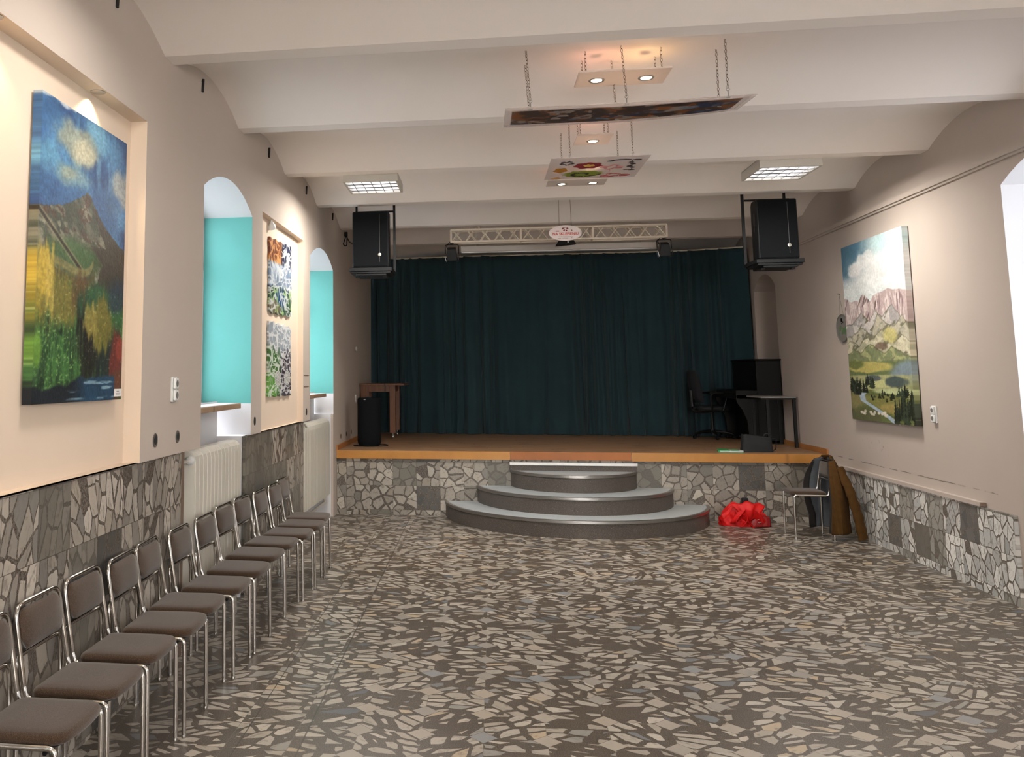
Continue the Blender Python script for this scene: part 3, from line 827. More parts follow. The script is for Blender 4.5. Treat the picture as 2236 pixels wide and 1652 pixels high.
# dark facing band down the far front edge and the near one
for rng_, nm in (((0, .07), 'front_facing'), ((.93, 1), 'front_facing')):
    mb = MB(); mb.grid(lambda u, v, r=rng_: tuple(Vector(jac(r[0]+(r[1]-r[0])*u, .02+.97*v))+Vector((.012, .011 if r[0] < .5 else -.011, 0))), 6, 22)
    fo = mb.build(nm, M['jackdk'], jk, True); q_ = fo.modifiers.new('cloth', 'SOLIDIFY'); q_.thickness = .006
# collar
mb = MB(); mb.grid(lambda u, v: (-.245-.035*math.sin(v*PI)+.02*math.cos(u*PI*2), (u-.5)*.27, .826+.014*math.sin(u*PI)+.020*math.cos(v*PI*1.6)), 18, 8)
o = mb.build('collar', M['suede'], jk, True); s_ = o.modifiers.new('cloth', 'SOLIDIFY'); s_.thickness = .012
# sleeves: tapering, softly folded
def sleeve(pts, rad, name='sleeve'):
    mb = MB(); P = []
    for i in range(len(pts)-1):
        for k in range(6):
            t = k/6; P.append([pts[i][j]*(1-t)+pts[i+1][j]*t for j in range(3)])
    P.append(pts[-1]); n = len(P)
    R = [rad[0]+(rad[1]-rad[0])*i/(n-1)+.006*math.sin(i*2.1) for i in range(n)]
    mb.tube(P, R, 14, flat=.62); return mb.build(name, M['suede'], jk, True, auto=70)
sleeve([(-.30, .16, .74), (-.36, .25, .52), (-.41, .275, .28), (-.45, .27, .035)], (.055, .062))
sleeve([(-.29, -.10, .72), (-.38, -.16, .52), (-.42, -.17, .30), (-.43, -.16, .09)], (.05, .05))

# ------------------------------------------------------------------ red shopping bag
rb = thing('shopping_bag', 'crumpled red shopping bag lying on the floor beside the round steps', 'bag', (2.975, 11.20, 0))
def bagf(u, v):
    a = 2*PI*u; cx, sy = math.cos(a), math.sin(a)
    hx, hy = .272, .155
    prof = (1-.10*v)*(1 if v < .6 else 1-.95*((v-.6)/.4)**1.6)
    x, y = hx*cx*prof*(1.0 if v < .25 else 1-.12*(v-.25)), hy*sy*prof
    top = .235+.05*math.exp(-((x+.10)/.055)**2)+.035*math.exp(-((x-.05)/.07)**2)-.085*math.exp(-((x-.005)/.04)**2)-.55*max(0, abs(x)-.13)
    z = .002+top*(v if v < .75 else .75+(v-.75)*1.0)
    w = .010*math.sin(a*7+v*5)+.008*math.sin(a*13-v*9)+.006*math.sin(a*23+v*17)
    w *= min(1, v*4)
    return (x+w*cx, y+w*sy*1.3, z+w*.5)
mb = MB(); mb.grid(bagf, 72, 26, closed_u=True)
mb.add([bagf(i/24, 0) for i in range(24)], [tuple(range(24))])
o = mb.build('bag_body', M['red'], rb, True)
s_ = o.modifiers.new('sub', 'SUBSURF'); s_.levels = 1; s_.render_levels = 1
# side panel in darker red with the printed square mark
def panel(u, v):
    x = .03+u*.235; zt = .175-.55*max(0, x-.13)-.05*(1-u)*(1-u)
    return (x, -.172+.05*(u**3)-.008*math.sin(u*9)+.035*v*v, .006+v*max(.04, zt*(.55+.45*u)))
mb = MB(); mb.grid(panel, 14, 8); o = mb.build('side_panel', M['reddk'], rb, True); s_ = o.modifiers.new('cloth', 'SOLIDIFY'); s_.thickness = .006
mb = MB()
for a, b in (((.105, .086), (.145, .092)), ((.145, .092), (.150, .062)), ((.105, .086), (.106, .082)), ((.112, .058), (.150, .062))):
    mb.tube([(a[0], -.176+.05*((a[0]-.03)/.235)**3, a[1]), (b[0], -.176+.05*((b[0]-.03)/.235)**3, b[1])], .0022, 6)
mb.tube([(.095, -.174, .040), (.135, -.170, .042)], .0016, 6)
mb.build('printed_mark', M['card'], rb)
# knotted flap in front and the handles
def flap(u, v):
    x = -.20+u*.40; fold = .02*math.sin(u*17+v*3)
    pinch = 1-.75*math.exp(-((v-.45)/.22)**2)*math.exp(-((u-.55)/.5)**2)
    z = .185+.06*math.sin(u*PI)*.3+(.5-v)*.16*pinch-.10*max(0, v-.5)
    return (x*(.55+.45*abs(v-.45)*1.9)+.02, -.135-.055*math.sin(v*PI)+fold*.6-.02*math.sin(u*PI), max(.01, z-.02*abs(x)/.2+fold*.5))
mb = MB(); mb.grid(flap, 30, 12); o = mb.build('tied_flap', M['red'], rb, True); s_ = o.modifiers.new('cloth', 'SOLIDIFY'); s_.thickness = .005
for P in ([(-.01, -.17, .15), (-.09, -.205, .14), (-.14, -.21, .07), (-.115, -.205, .012), (-.06, -.2, .02), (-.01, -.19, .07), (.0, -.185, .14)],
          [(0, -.185, .15), (.015, -.2, .08), (.05, -.21, .01), (.066, -.215, -.0+.006)],
          [(0, -.185, .145), (.0, -.2, .07), (.035, -.208, .012), (.045, -.225, .006)]):
    mb = MB(); mb.tube(fillet(P, .05, 4), .010, 8, flat=.35); mb.build('strap', M['red'], rb, True, auto=60)
mb = MB(); mb.box((.02, -.03, .255), (.075, .05, .11), .2); mb.build('dark_contents', M['bag'], rb, bev=.015)

# ------------------------------------------------------------------ radiators
def radiator(y0, y1, n, z0, z1, label, name='radiator'):
    t = thing(name, label, 'radiator', (WL((y0+y1)/2, 0, .08)[0], (y0+y1)/2, 0))
    ox, oy = t.location.x, t.location.y
    def L(p): return (p[0]-ox, p[1]-oy, p[2])
    sec = [(.022, z0+.03), (.022, z1-.075), (.030, z1-.035), (.052, z1-.010), (.075, z1), (.135, z1), (.135, z0+.03)]
    mb = MB(); step = (y1-y0)/n
    for k in range(n):
        a, b = y0+k*step+.004, y0+(k+1)*step-.004
        m = len(sec)
        mb.add([L(WL(a, z, d)) for d, z in sec]+[L(WL(b, z, d)) for d, z in sec], [(i, (i+1) % m, m+(i+1) % m, m+i) for i in range(m)]+[tuple(range(m-1, -1, -1)), tuple(range(m, 2*m))])
    mb.build('panel', M['rad'], t, bev=.003)
    mb = MB(); sec2 = [(d+(.007 if d < .06 else -.004), z-.006) for d, z in sec]; m = len(sec2)
    mb.add([L(WL(y0+.002, z, d)) for d, z in sec2]+[L(WL(y1-.002, z, d)) for d, z in sec2], [(i, (i+1) % m, m+(i+1) % m, m+i) for i in range(m)]+[tuple(range(m-1, -1, -1)), tuple(range(m, 2*m))])
    mb.build('core', M['rad'], t)
    # valve head and feed pipes
    mb = MB(); R = Matrix.Rotation(PI/2, 3, 'X')
    mb.lathe([(.012, -.11), (.012, -.05), (.024, -.05), (.030, -.035), (.030, .0), (.022, .012)], L(WL(y0-.02, z1-.06, .06)), 16, 0, R)
    mb.build('valve', M['plug'], t, True, auto=40)
    mb = MB(); mb.tube([L(WL(y0-.15, z1-.06, .06)), L(WL(y0-.15, z1-.06, .235))], .012, 8); mb.tube([L(WL(y0-.03, z1-.06, .06)), L(WL(y0-.16, z1-.06, .06))], .012, 8)
    mb.build('feed_pipe', M['rad'], t, True, auto=40)
    mb = MB(); mb.tube([L(WL(y0+.02, z0-.06, .075)), L(WL(y1-.02, z0-.06, .075))], .016, 10)
    for yy in (y0+.08, y1-.08): mb.tube([L(WL(yy, z0-.06, .075)), L(WL(yy, z0+.05, .075))], .014, 8)
    mb.build('return_pipe', M['rad'], t, True, auto=40)
    mb = MB()
    for yy in (y0+.25, y1-.25): mb.hexa([L(WL(yy, z0+.1, .13)), L(WL(yy+.03, z0+.1, .13)), L(WL(yy+.03, z0+.1, .242)), L(WL(yy, z0+.1, .242)), L(WL(yy, z0+.16, .13)), L(WL(yy+.03, z0+.16, .13)), L(WL(yy+.03, z0+.16, .242)), L(WL(yy, z0+.16, .242))])
    mb.build('bracket', M['rad2'], t)
    return t
radiator(5.93, 7.055, 13, .26, 1.222, 'cream ribbed radiator under the nearer turquoise window', 'radiator')
radiator(9.56, 11.10, 19, .26, 1.20, 'cream ribbed radiator under the farther turquoise window, next to the stage')

# ------------------------------------------------------------------ painted panels
def vnoise(x, y, seed=0):
    T = np.random.RandomState(seed).rand(257, 257)
    xi = np.floor(x).astype(int); yi = np.floor(y).astype(int); fx = x-xi; fy = y-yi
    fx = fx*fx*(3-2*fx); fy = fy*fy*(3-2*fy); a = lambda i, j: T[i % 257, j % 257]
    return (a(xi, yi)*(1-fx)+a(xi+1, yi)*fx)*(1-fy)+(a(xi, yi+1)*(1-fx)+a(xi+1, yi+1)*fx)*fy
def fbm(x, y, seed=0, o=4):
    s, a, t = 0, .5, 0
    for k in range(o): s = s+a*vnoise(x*2**k, y*2**k, seed+k); t += a; a *= .5
    return s/t
def rgb(h): h = h.lstrip('#'); return np.array([int(h[i:i+2], 16) for i in (0, 2, 4)], float)
def lay(C, m, c):
    m = np.clip(m, 0, 1)[..., None]; c = rgb(c) if isinstance(c, str) else c
    return C*(1-m)+c*m
def ss(x, a, b): t = np.clip((x-a)/(b-a), 0, 1); return t*t*(3-2*t)
def blob(u, v, cu, cv, ru, rv, soft=.35, n=0): return 1-ss(np.sqrt(((u-cu)/ru)**2+((v-cv)/rv)**2)+n, 1-soft, 1+soft)
def poly(u, xs, ys): return np.interp(u, xs, ys)
def painted(name, mat, P, back, colf, nu, nv, parent=None, edge=True):
    """front grid P(u,v) coloured by colf(U,V); the edges wrap round by `back`"""
    us = np.linspace(0, 1, nu); vs = np.linspace(0, 1, nv)
    if edge:
        ue = np.concatenate([[0], us, [1]]); ve = np.concatenate([[0], vs, [1]])
    else: ue, ve = us, vs
    U, V = np.meshgrid(ue, ve); Cc = colf(U.ravel(), V.ravel())
    n, m = len(ue), len(ve); pts = []
    for j in range(m):
        for i in range(n):
            p = Vector(P(ue[i], ve[j]))
            if edge and (i in (0, n-1) or j in (0, m-1)): p = p+Vector(back)
            pts.append(p)
    fs = [(j*n+i, j*n+i+1, (j+1)*n+i+1, (j+1)*n+i) for j in range(m-1) for i in range(n-1)]
    if edge: fs.append(tuple([0, (m-1)*n, m*n-1, n-1]))
    mb = MB(); mb.add(pts, fs); o = mb.build(name, mat, parent)
    a = o.data.color_attributes.new('paint', 'FLOAT_COLOR', 'POINT')
    c = np.clip(Cc/255., 0, 1); c = np.where(c <= .04045, c/12.92, ((c+.055)/1.055)**2.4)
    buf = np.ones((len(pts), 4), np.float32); buf[:, :3] = c; a.data.foreach_set('color', buf.ravel())
    return o

def paint_mountain(u, v):
    streak = fbm(u*46, v*9, 5); brush = fbm(u*9+v*4, v*14, 11); fine = fbm(u*60, v*120, 21)
    C = np.zeros(u.shape+(3,))+rgb('#35679f')
    C = lay(C, ss(fbm(u*3, v*6, 2), .35, .65), '#4f8fc4'); C = lay(C, ss(fbm(u*4+3, v*7, 8), .52, .72)*.9, '#2c4d86')
    C = lay(C, ss(fbm(u*22, v*6, 31), .5, .75)*.55*blob(u, v, .62, .88, .35, .16), '#76bde0')
    C = lay(C, blob(u, v, .60, .945, .13, .06, .6)*.8, '#7cc4e6')
    w = (fbm(u*8, v*12, 4)-.5)*1.3
    C = lay(C, blob(u, v, .40, .885, .22, .058, .35, w)*.92, '#a3aa94'); C = lay(C, blob(u, v, .45, .872, .12, .034, .4, w)*.9, '#cfcaa6')
    C = lay(C, blob(u, v, .33, .765, .20, .035, .45, w)*.8, '#7ea2a6'); C = lay(C, blob(u, v, .30, .772, .08, .018, .5, w)*.6, '#b5b58e')
    C = lay(C, blob(u, v, 1.02, .80, .22, .06, .4, w)*.85, '#b6b3a6'); C = lay(C, blob(u, v, .06, .80, .12, .05, .5, w)*.7, '#5fa4c6')
    C = lay(C, ss(v+.03*(brush-.5), .985, .998)*(u < .35)*.8, '#cfd6da')
    ridge = poly(u, [0, .25, .48, .50, .54, .60, .70, .82, 1], [.625, .655, .722, .735, .728, .695, .645, .610, .565])+(fbm(u*40, v*0, 6)-.5)*.012
    m = ss(ridge-v, -.003, .004)
    C = lay(C, m, '#4b4132')
    face = (u < poly(v, [.40, .47, .49, .55, .555, .62, .70, .735], [.62, .68, .72, .55, .74, .66, .58, .52])+(brush-.5)*.05)
    gr = np.zeros(u.shape+(3,))+rgb('#6a6a58'); gr = lay(gr, ss(fbm(u*10+v*34, v*8-u*12, 9), .42, .62), '#4b5240'); gr = lay(gr, ss(fbm(u*12+v*40, v*10-u*14, 19), .55, .68), '#8a8770'); gr = lay(gr, ss(fbm(u*14+v*44, v*12-u*16, 29), .62, .70), '#5d4636')
    gr = lay(gr, blob(u, v, .42, .50, .30, .05, .5, w)*.75, '#3f6a32')
    C = lay(C, m*face, gr)
    dl = np.abs((v-.60)+.36*(u-.05)-.0)                       # the dark diagonal seam
    C = lay(C, (1-ss(dl, .004, .011))*m*(u < .52), '#3b3325'); C = lay(C, (1-ss(np.abs(dl-.012), .002, .006))*m*(u < .5)*.6, '#9a8d6a')
    shelf = poly(u, [0, .2, .4, .5, .56, .6], [.48, .465, .445, .445, .46, .49])
    C = lay(C, (1-ss(np.abs(v-shelf), .008, .02))*(u < .6)*m, '#86824a'); C = lay(C, ss(shelf-.02-v, 0, .01)*ss(v, .385, .40)*(u < .62), '#5c5733')
    C = lay(C, ss(u, .60, .85)*ss(poly(u, [.6, 1], [.50, .50])-v, -.05, .05)*ss(v, .2, .4)*.8, '#413a2c')
    # trees: greens, yellow birches, the dark trunk
    low = ss(.405+.05*(fbm(u*9, v*3, 40)-.5)-v, -.01, .02)
    gcol = np.zeros(u.shape+(3,))+rgb('#2f5a2c'); gcol = lay(gcol, ss(streak, .45, .65), '#3f7a33'); gcol = lay(gcol, ss(fine, .55, .8), '#5f9440'); gcol = lay(gcol, ss(fbm(u*30, v*30, 61), .6, .75), '#1d3a20')
    C = lay(C, low, gcol)
    C = lay(C, blob(u, v, .07, .37, .17, .13, .3, (streak-.5)*1.4), '#a08a1f'); C = lay(C, blob(u, v, .25, .33, .22, .09, .3, (streak-.5)*1.6), '#80772a')
    C = lay(C, blob(u, v, .06, .42, .09, .08, .3, (streak-.5)*1.8)*.9, '#d8b12a'); C = lay(C, blob(u, v, .14, .35, .04, .14, .3, (streak-.5)*1.5)*.6, '#e0bf48')
    C = lay(C, blob(u, v, .47, .36, .10, .08, .35, (streak-.5))*.9, '#6a4b28')
    C = lay(C, blob(u, v, .58, .20, .16, .17, .25, (streak-.5)*1.2)*.95, '#1f1c17'); C = lay(C, blob(u, v, .82, .15, .18, .13, .3, (streak-.5)*1.2)*.9, '#1b2a2c')
    C = lay(C, blob(u, v, .68, .34, .20, .08, .3, (streak-.5)*1.3)*.9, '#2a5e38'); C = lay(C, blob(u, v, .74, .265, .15, .10, .25, (streak-.5)*1.3), '#7c7427')
    C = lay(C, blob(u, v, .58, .28, .07, .06, .3, (streak-.5)*1.4)*.9, '#9a8a34'); C = lay(C, blob(u, v, .93, .32, .09, .07, .3, (streak-.5))*.9, '#2f6a34')
    C = lay(C, blob(u, v, .92, .39, .13, .06, .4, w)*.8, '#22394f')
    C = lay(C, blob(u, v, .92, .13, .11, .12, .25, (streak-.5)*1.2), '#7c2f25'); C = lay(C, blob(u, v, .97, .20, .05, .05, .3, w), '#a23b2c'); C = lay(C, blob(u, v, .95, .06, .08, .05, .3, w)*.8, '#6a4028')
    C = lay(C, blob(u, v, .18, .13, .30, .13, .3, (streak-.5)*1.4)*.85, gcol)
    C = lay(C, blob(u, v, .03, .17, .045, .055, .3, 0), '#69a02c')
    C = lay(C, ss(fine, .70, .82)*low*.35, '#b9b98a')
    wat = ss(.052+.035*blob(u, v, .72, .05, .3, .5)+(fbm(u*9, 0*v, 70)-.5)*.03-v, -.006, .008)*(u < .9)
    wc = np.zeros(u.shape+(3,))+rgb('#15202b'); wc = lay(wc, ss(u, .35, .6), '#1f4a6c'); wc = lay(wc, ss(fbm(u*5, v*90, 77), .58, .72)*ss(u, .25, .5), '#7fa9bd')
    C = lay(C, wat, wc)
    C = C*(.80+.36*fine[..., None])*(.88+.22*brush[..., None])
    L = (C @ np.array([.3, .59, .11]))[..., None]
    return (C*.80+L*.20)*.93

def paint_valley(u, v):
    brush = fbm(u*9+v*4, v*16, 11); fine = fbm(u*70, v*110, 21); w = (fbm(u*8, v*14, 4)-.5)*1.3
    C = np.zeros(u.shape+(3,))+rgb('#cfd6d4'); C = lay(C, ss(.45-u+(v-.9)*1.2+w*.1, -.1, .3)*ss(v, .74, .84), '#4f7387')
    C = lay(C, blob(u, v, .75, .95, .35, .06, .6, w)*.7, '#b9dcdf')
    for (cu, cv, ru, rv) in ((.20, .835, .10, .022), (.26, .86, .08, .025), (.36, .90, .09, .03), (.46, .91, .09, .032), (.34, .865, .22, .03), (.55, .875, .22, .022)):
        C = lay(C, blob(u, v, cu, cv, ru, rv, .25, w*.5)*.9, '#dfe0de')
    C = lay(C, blob(u, v, .7, .80, .6, .09, .7, w)*.6, '#e2dfdc')
    r1 = poly(u, [0, .03, .12, .2, .25, .32, .36, .45, .5, .6, .64, .7, .74, .82, .9, 1], [.695, .70, .67, .675, .665, .70, .695, .655, .68, .695, .69, .70, .705, .69, .69, .675])+(fbm(u*50, v*0, 3)-.5)*.008
    m = ss(r1-v, -.003, .003)
    pk = np.zeros(u.shape+(3,))+rgb('#b3a09d'); pk = lay(pk, ss(fbm(u*34+v*10, v*11, 6), .5, .62), '#cfc0bb'); pk = lay(pk, ss(fbm(u*26-v*30, v*12, 16), .58, .7)*(u < .55), '#6f5f5d'); pk = lay(pk, ss(fbm(u*40, v*8, 36), .64, .74), '#846f70')
    C = lay(C, m, pk)
    for xs, ys, c1, c2, sd in (([0, .12, .28, .42, .52, .62, .78, .9, 1], [.545, .55, .60, .55, .60, .57, .625, .55, .52], '#a09b98', '#c4bdb6', 41),
                               ([0, .15, .3, .42, .55, .68, .8, .92, 1], [.47, .49, .52, .47, .58, .53, .51, .56, .49], '#b2ac98', '#8f8d80', 42),
                               ([0, .1, .22, .36, .48, .6, .75, .88, 1], [.44, .45, .42, .49, .46, .50, .43, .47, .42], '#aaa68c', '#c9c2a8', 43),
                               ([0, .12, .25, .4, .5, .62, .75, .9, 1], [.37, .40, .38, .43, .40, .37, .40, .36, .35], '#7c8460', '#a5a677', 44)):
        r = poly(u, xs, ys)+(fbm(u*22, v*0, sd)-.5)*.02; k = ss(r-v, -.004, .004)
        cc = np.zeros(u.shape+(3,))+rgb(c1); cc = lay(cc, ss(fbm(u*6+v*22, v*9-u*9, sd), .45, .58), c2); cc = lay(cc, ss(fbm(u*9-v*26, v*10+u*6, sd+7), .60, .70), '#76735f'); cc = lay(cc, (1-ss(np.abs(r-v-.004), .001, .006))*.5, '#5f5c50'); C = lay(C, k, cc)
    C = lay(C, blob(u, v, .72, .46, .10, .035, .3, w)*.8, '#c2b873'); C = lay(C, blob(u, v, .58, .405, .10, .018, .3, w)*.8, '#6d5a4c')
    C = lay(C, ss(.325-v+(brush-.5)*.02, -.01, .01), '#66724c')
    C = lay(C, blob(u, v, .35, .295, .40, .028, .2, w*.5), '#b4a964'); C = lay(C, blob(u, v, .12, .31, .13, .022, .3, w), '#6f7647')
    C = lay(C, blob(u, v, .95, .26, .24, .06, .3, w*.4), '#7d8b90')
    C = lay(C, ss(.25-v+(brush-.5)*.015, -.006, .006)*ss(1.1-u, 0, .2), '#a5a476'); C = lay(C, blob(u, v, .5, .205, .25, .02, .2, w*.4)*.9, '#c0c088')
    C = lay(C, blob(u, v, .42, .235, .13, .015, .2, w*.6), '#5d6461'); C = lay(C, blob(u, v, .80, .215, .17, .028, .25, w*.6), '#4f5a56')
    C = lay(C, ss(poly(u, [0, .5, 1], [.175, .17, .125])-v, -.005, .005), '#61693f'); C = lay(C, blob(u, v, .80, .165, .4, .015, .3, w*.5)*.9, '#b9c191')
    C = lay(C, blob(u, v, .55, .11, .34, .035, .3, w*.5), '#7d7c49'); C = lay(C, blob(u, v, .74, .075, .22, .025, .3, w)*.8, '#a38f55')
    C = lay(C, ss(.07-v+u*.0, -.01, .02)*(u < .5), '#5e5f42'); C = lay(C, blob(u, v, .08, .12, .14, .06, .3, w)*.9, '#8c8258')
    ru_ = poly(v, [-.02, .03, .07, .11, .14, .155], [.80, .62, .42, .22, .20, .24]); C = lay(C, 1-ss(np.abs(u-ru_), .035, .06)*1.0-(v > .155), '#a3b2bd')
    def trees(n, u0, u1, vb0, vb1, h0, h1, sd):
        nonlocal C
        r = np.random.RandomState(sd)
        for _ in range(n):
            cu = u0+(u1-u0)*r.rand(); vb = vb0+(vb1-vb0)*r.rand(); h = h0+(h1-h0)*r.rand(); t = (v-vb)/h
            k = (np.abs(u-cu) < (.030*(1-t)*(.65+.35*np.sin(t*26+cu*50))+.003))*(t > 0)*(t < 1); C = lay(C, k*.92, '#23281f' if r.rand() < .7 else '#3a4434')
    trees(34, 0, .42, .165, .20, .03, .075, 1); trees(22, .0, .3, .14, .17, .03, .05, 2); trees(24, .35, .85, .105, .15, .012, .03, 3); trees(46, .72, 1.0, -.01, .07, .05, .12, 4); trees(10, .8, .98, .13, .15, .04, .07, 5)
    r = np.random.RandomState(9)
    for _ in range(14): C = lay(C, blob(u, v, .17+.42*r.rand(), .035+.02*r.rand()-.0, .022, .008, .3)*.9, '#d8cfbd')
    return C*(.90+.20*fine[..., None])*(.94+.12*brush[..., None])

def squiggle(u, v, sx, sy, sd, wd):
    a = vnoise(u*sx+2*vnoise(u*4, v*5, sd+3), v*sy+2*vnoise(u*5, v*4, sd+4), sd)
    b = vnoise(u*sx*1.3+1.7*vnoise(u*6, v*5, sd+8), v*sy*1.3, sd+1)
    return np.maximum(1-ss(np.abs(a-.5), wd*.5, wd), 1-ss(np.abs(b-.5), wd*.4, wd*.9))
def art_upper(u, v):
    C = np.zeros(u.shape+(3,))+rgb('#2c3b4f'); n = fbm(u*6, v*6, 3)
    C = lay(C, ss(v, .62, .70), '#1f2742'); C = lay(C, ss(v, .66, .72)*ss(.52-u, -.08, .05), '#6b3a26')
    C = lay(C, (1-ss(np.abs(v-.52), .14, .20)), '#6f7f93'); C = lay(C, ss(.34-v+(n-.5)*.2, -.05, .05), '#2f4a3c'); C = lay(C, blob(u, v, .5, .22, .25, .12, .3, n-.5), '#274a70'); C = lay(C, blob(u, v, .2, .08, .3, .1, .3, n-.5)*.7, '#7d6a50')
    s = squiggle(u, v, 12, 11, 5, .11); lc = lay(np.zeros(u.shape+(3,))+rgb('#c9ccca'), ss(v, .66, .72)*ss(.52-u, -.05, .05), '#d39a5c'); lc = lay(lc, ss(.34-v, -.05, .05)*ss(fbm(u*9, v*9, 9), .5, .55), '#9dbb7d')
    C = lay(C, s*.85, lc); C = lay(C, (1-ss(np.abs(v-.52), .13, .18))*ss(fbm(u*22, v*6, 44), .5, .6)*.7, '#b5c0ca')
    mo = blob(u, v, .86, .80, .10, .105, .08)*(1-blob(u, v, .955, .80, .10, .09, .08)); C = lay(C, mo, '#eceff2')
    return C
def art_lower(u, v):
    n = fbm(u*6, v*6, 13); C = np.zeros(u.shape+(3,))+rgb('#8f98a0'); C = lay(C, ss(.60-v+(n-.5)*.25, -.08, .08), '#3a3642'); C = lay(C, ss(.62-v+(n-.5)*.2, -.06, .06)*ss(.5-u, -.1, .1), '#3f6a34'); C = lay(C, ss(.3-v, -.1, .1)*ss(.35-u, -.1, .1), '#5c9440')
    C = lay(C, blob(u, v, .72, .42, .10, .22, .3, n-.5), '#221c28')
    s = squiggle(u, v, 11, 14, 25, .11); C = lay(C, s*.85, '#d4d5d4')
    for cu, cv in ((.40, .24), (.82, .25)):
        d = np.sqrt(((u-cu)/.85)**2+((v-cv)/.62)**2); k = d < .17
        C = lay(C, k*.9, '#4a4f46'); C = lay(C, k*(.5+.5*np.sin(d*210) > .5), '#e3e3e0')
    return C
def dark_frieze(u, v):
    n = fbm(u*14, v*5, 3); C = np.zeros(u.shape+(3,))+rgb('#3a2a26'); C = lay(C, ss(fbm(u*9, v*3, 8), .5, .62), '#7c4c2a'); C = lay(C, ss(fbm(u*8+4, v*3+2, 18), .55, .66), '#28304c'); C = lay(C, ss(fbm(u*20, v*6, 28), .58, .64), '#8b8078'); C = lay(C, ss(fbm(u*30+7, v*6, 38), .66, .74), '#8b4f1e'); C = lay(C, ss(n, .66, .73)*.8, '#5d6f86')
    return C*1.0
# ------------------------------------------------------------------ pictures
def lerp4(a, b, c, d, u, v):   # TL TR BR BL corners, v up
    top = Vector(a)*(1-u)+Vector(b)*u; bot = Vector(d)*(1-u)+Vector(c)*u
    return bot*(1-v)+top*v
def picture(name, label, cor, back, colf, nu, nv, card=None, group=None, mat='paint', wav=None):
    t = thing(name, label, 'painting', tuple(Vector(cor[3])), 0, group)
    o0 = t.location
    def P(u, v):
        p = lerp4(*cor, u, v)
        if wav: p = p+wav(u, v)
        return p-o0
    painted('canvas', M[mat], P, back, colf, nu, nv, t)
    if card:
        u0, u1, v0, v1 = card; n = -Vector(back).normalized()
        q = [lerp4(*cor, a, b)-o0+n*.003 for a, b in ((u0, v0), (u1, v0), (u1, v1), (u0, v1))]
        mb = MB(); mb.prism(q, n*.002); cd = mb.build('caption_card', M['card'], t)
        mb = MB(); 
        for va, vb, ua, ub in ((.66, .74, .3, .62), (.40, .45, .2, .8), (.25, .29, .2, .7)):
            mb.prism([lerp4(q[3], q[2], q[1], q[0], a, b)+n*.0022 for a, b in ((ua, va), (ub, va), (ub, vb), (ua, vb))], n*.0005)
        mb.build('caption_print', M['ink'], cd)
    return t
picture('mountain_painting', 'tall painting of a mountain with green and yellow trees in the near left niche',
        [WL(3.728, 3.020, .045), WL(4.700, 3.016, .045), WL(4.705, 1.600, .045), WL(3.728, 1.602, .045)], (-.045, 0, 0), paint_mountain, 170, 330, (.895, .995, .012, .040))
picture('valley_painting', 'tall painting of pale rocky peaks above a green valley on the right wall',
        [WR(10.46, 3.078, -.06), WR(8.965, 3.085, -.06), WR(8.985, 1.246, -.06), WR(10.465, 1.240, -.06)], (.052, 0, 0), paint_valley, 170, 330)
def wavL(sd):
    def f(u, v):
        e = min(u, 1-u, v, 1-v); k = max(0, 1-e/.04)
        return Vector((0, .010*k*math.sin(v*31+sd), .010*k*math.sin(u*27+sd)))
    return f
PN = 'line-pattern pictures in the far left niche'
picture('pattern_picture', 'upper line-pattern picture with orange corner and white crescent in the far left niche',
        [WL(8.035, 2.992, .040), WL(8.975, 3.022, .040), WL(8.965, 2.316, .040), WL(8.035, 2.302, .040)], (-.018, 0, 0), art_upper, 120, 110, (.93, .995, .01, .06), PN, wav=wavL(1))
picture('pattern_picture', 'lower line-pattern picture with green side and white spirals in the far left niche',
        [WL(8.02, 2.220, .040), WL(8.945, 2.198, .040), WL(8.955, 1.534, .040), WL(8.01, 1.538, .040)], (-.018, 0, 0), art_lower, 120, 110, (.93, .995, .02, .07), PN, wav=wavL(3))

# ------------------------------------------------------------------ hanging boards below the vault
CEIL = lambda y: vault_z(y)
def chain(pts, t, name='chain'):
    """links of a light chain: alternating turned rings"""
    o = t.location; mb = MB(); P = [Vector(p) for p in pts]
    for a, b in zip(P[:-1], P[1:]):
        n = max(1, int((b-a).length/.022)); d = (b-a)/n; L = d.length*1.25
        for k in range(n):
            c = a+d*(k+.5)-o; up = d.normalized(); s = up.orthogonal().normalized() if k % 2 == 0 else up.cross(up.orthogonal()).normalized()
            ring = [c+up*(L/2)*math.cos(q*PI/3)+s*.0045*math.sin(q*PI/3)*1.6 for q in range(6)]
            mb.tube(ring, .0017, 4, closed=True)
    return mb.build(name, M['chain'], t)
def lamp_board(label, x0, x1, y0, y1, z, spots, chains):
    t = thing('lamp_board', label, 'ceiling lamp', ((x0+x1)/2, (y0+y1)/2, z), 0, 'white lamp boards hanging under the vault'); o = t.location
    mb = MB(); mb.box((0, 0, 0), (x1-x0, y1-y0, .012)); mb.build('board', M['boardw'], t, bev=.002)
    for sx, sy in spots:
        mb = MB(); c = (sx-o.x, sy-o.y, 0)
        mb.lathe([(.030, .022), (.052, .012), (.052, -.010), (.047, -.014), (.036, -.010), (.036, .0)], c, 24)
        s = mb.build('spotlight', M['steel'], t, True, auto=35)
        mb = MB(); mb.lathe([(.035, -.0085), (.020, -.0125), (.004, -.014)], c, 20); mb.build('lens', M['halogen'], s, True)
    for cx, cy in chains: chain([(cx, cy, CEIL(cy)), (cx, cy, z+.006)], t)
    return t
lamp_board('nearest white lamp board with two spotlights, above the long dark hanging panel', .690, 1.275, 5.84, 6.155, 3.68, [(.823, 6.017), (1.141, 6.012)], [(.74, 5.90), (.74, 6.10), (1.22, 5.90), (1.22, 6.10)])
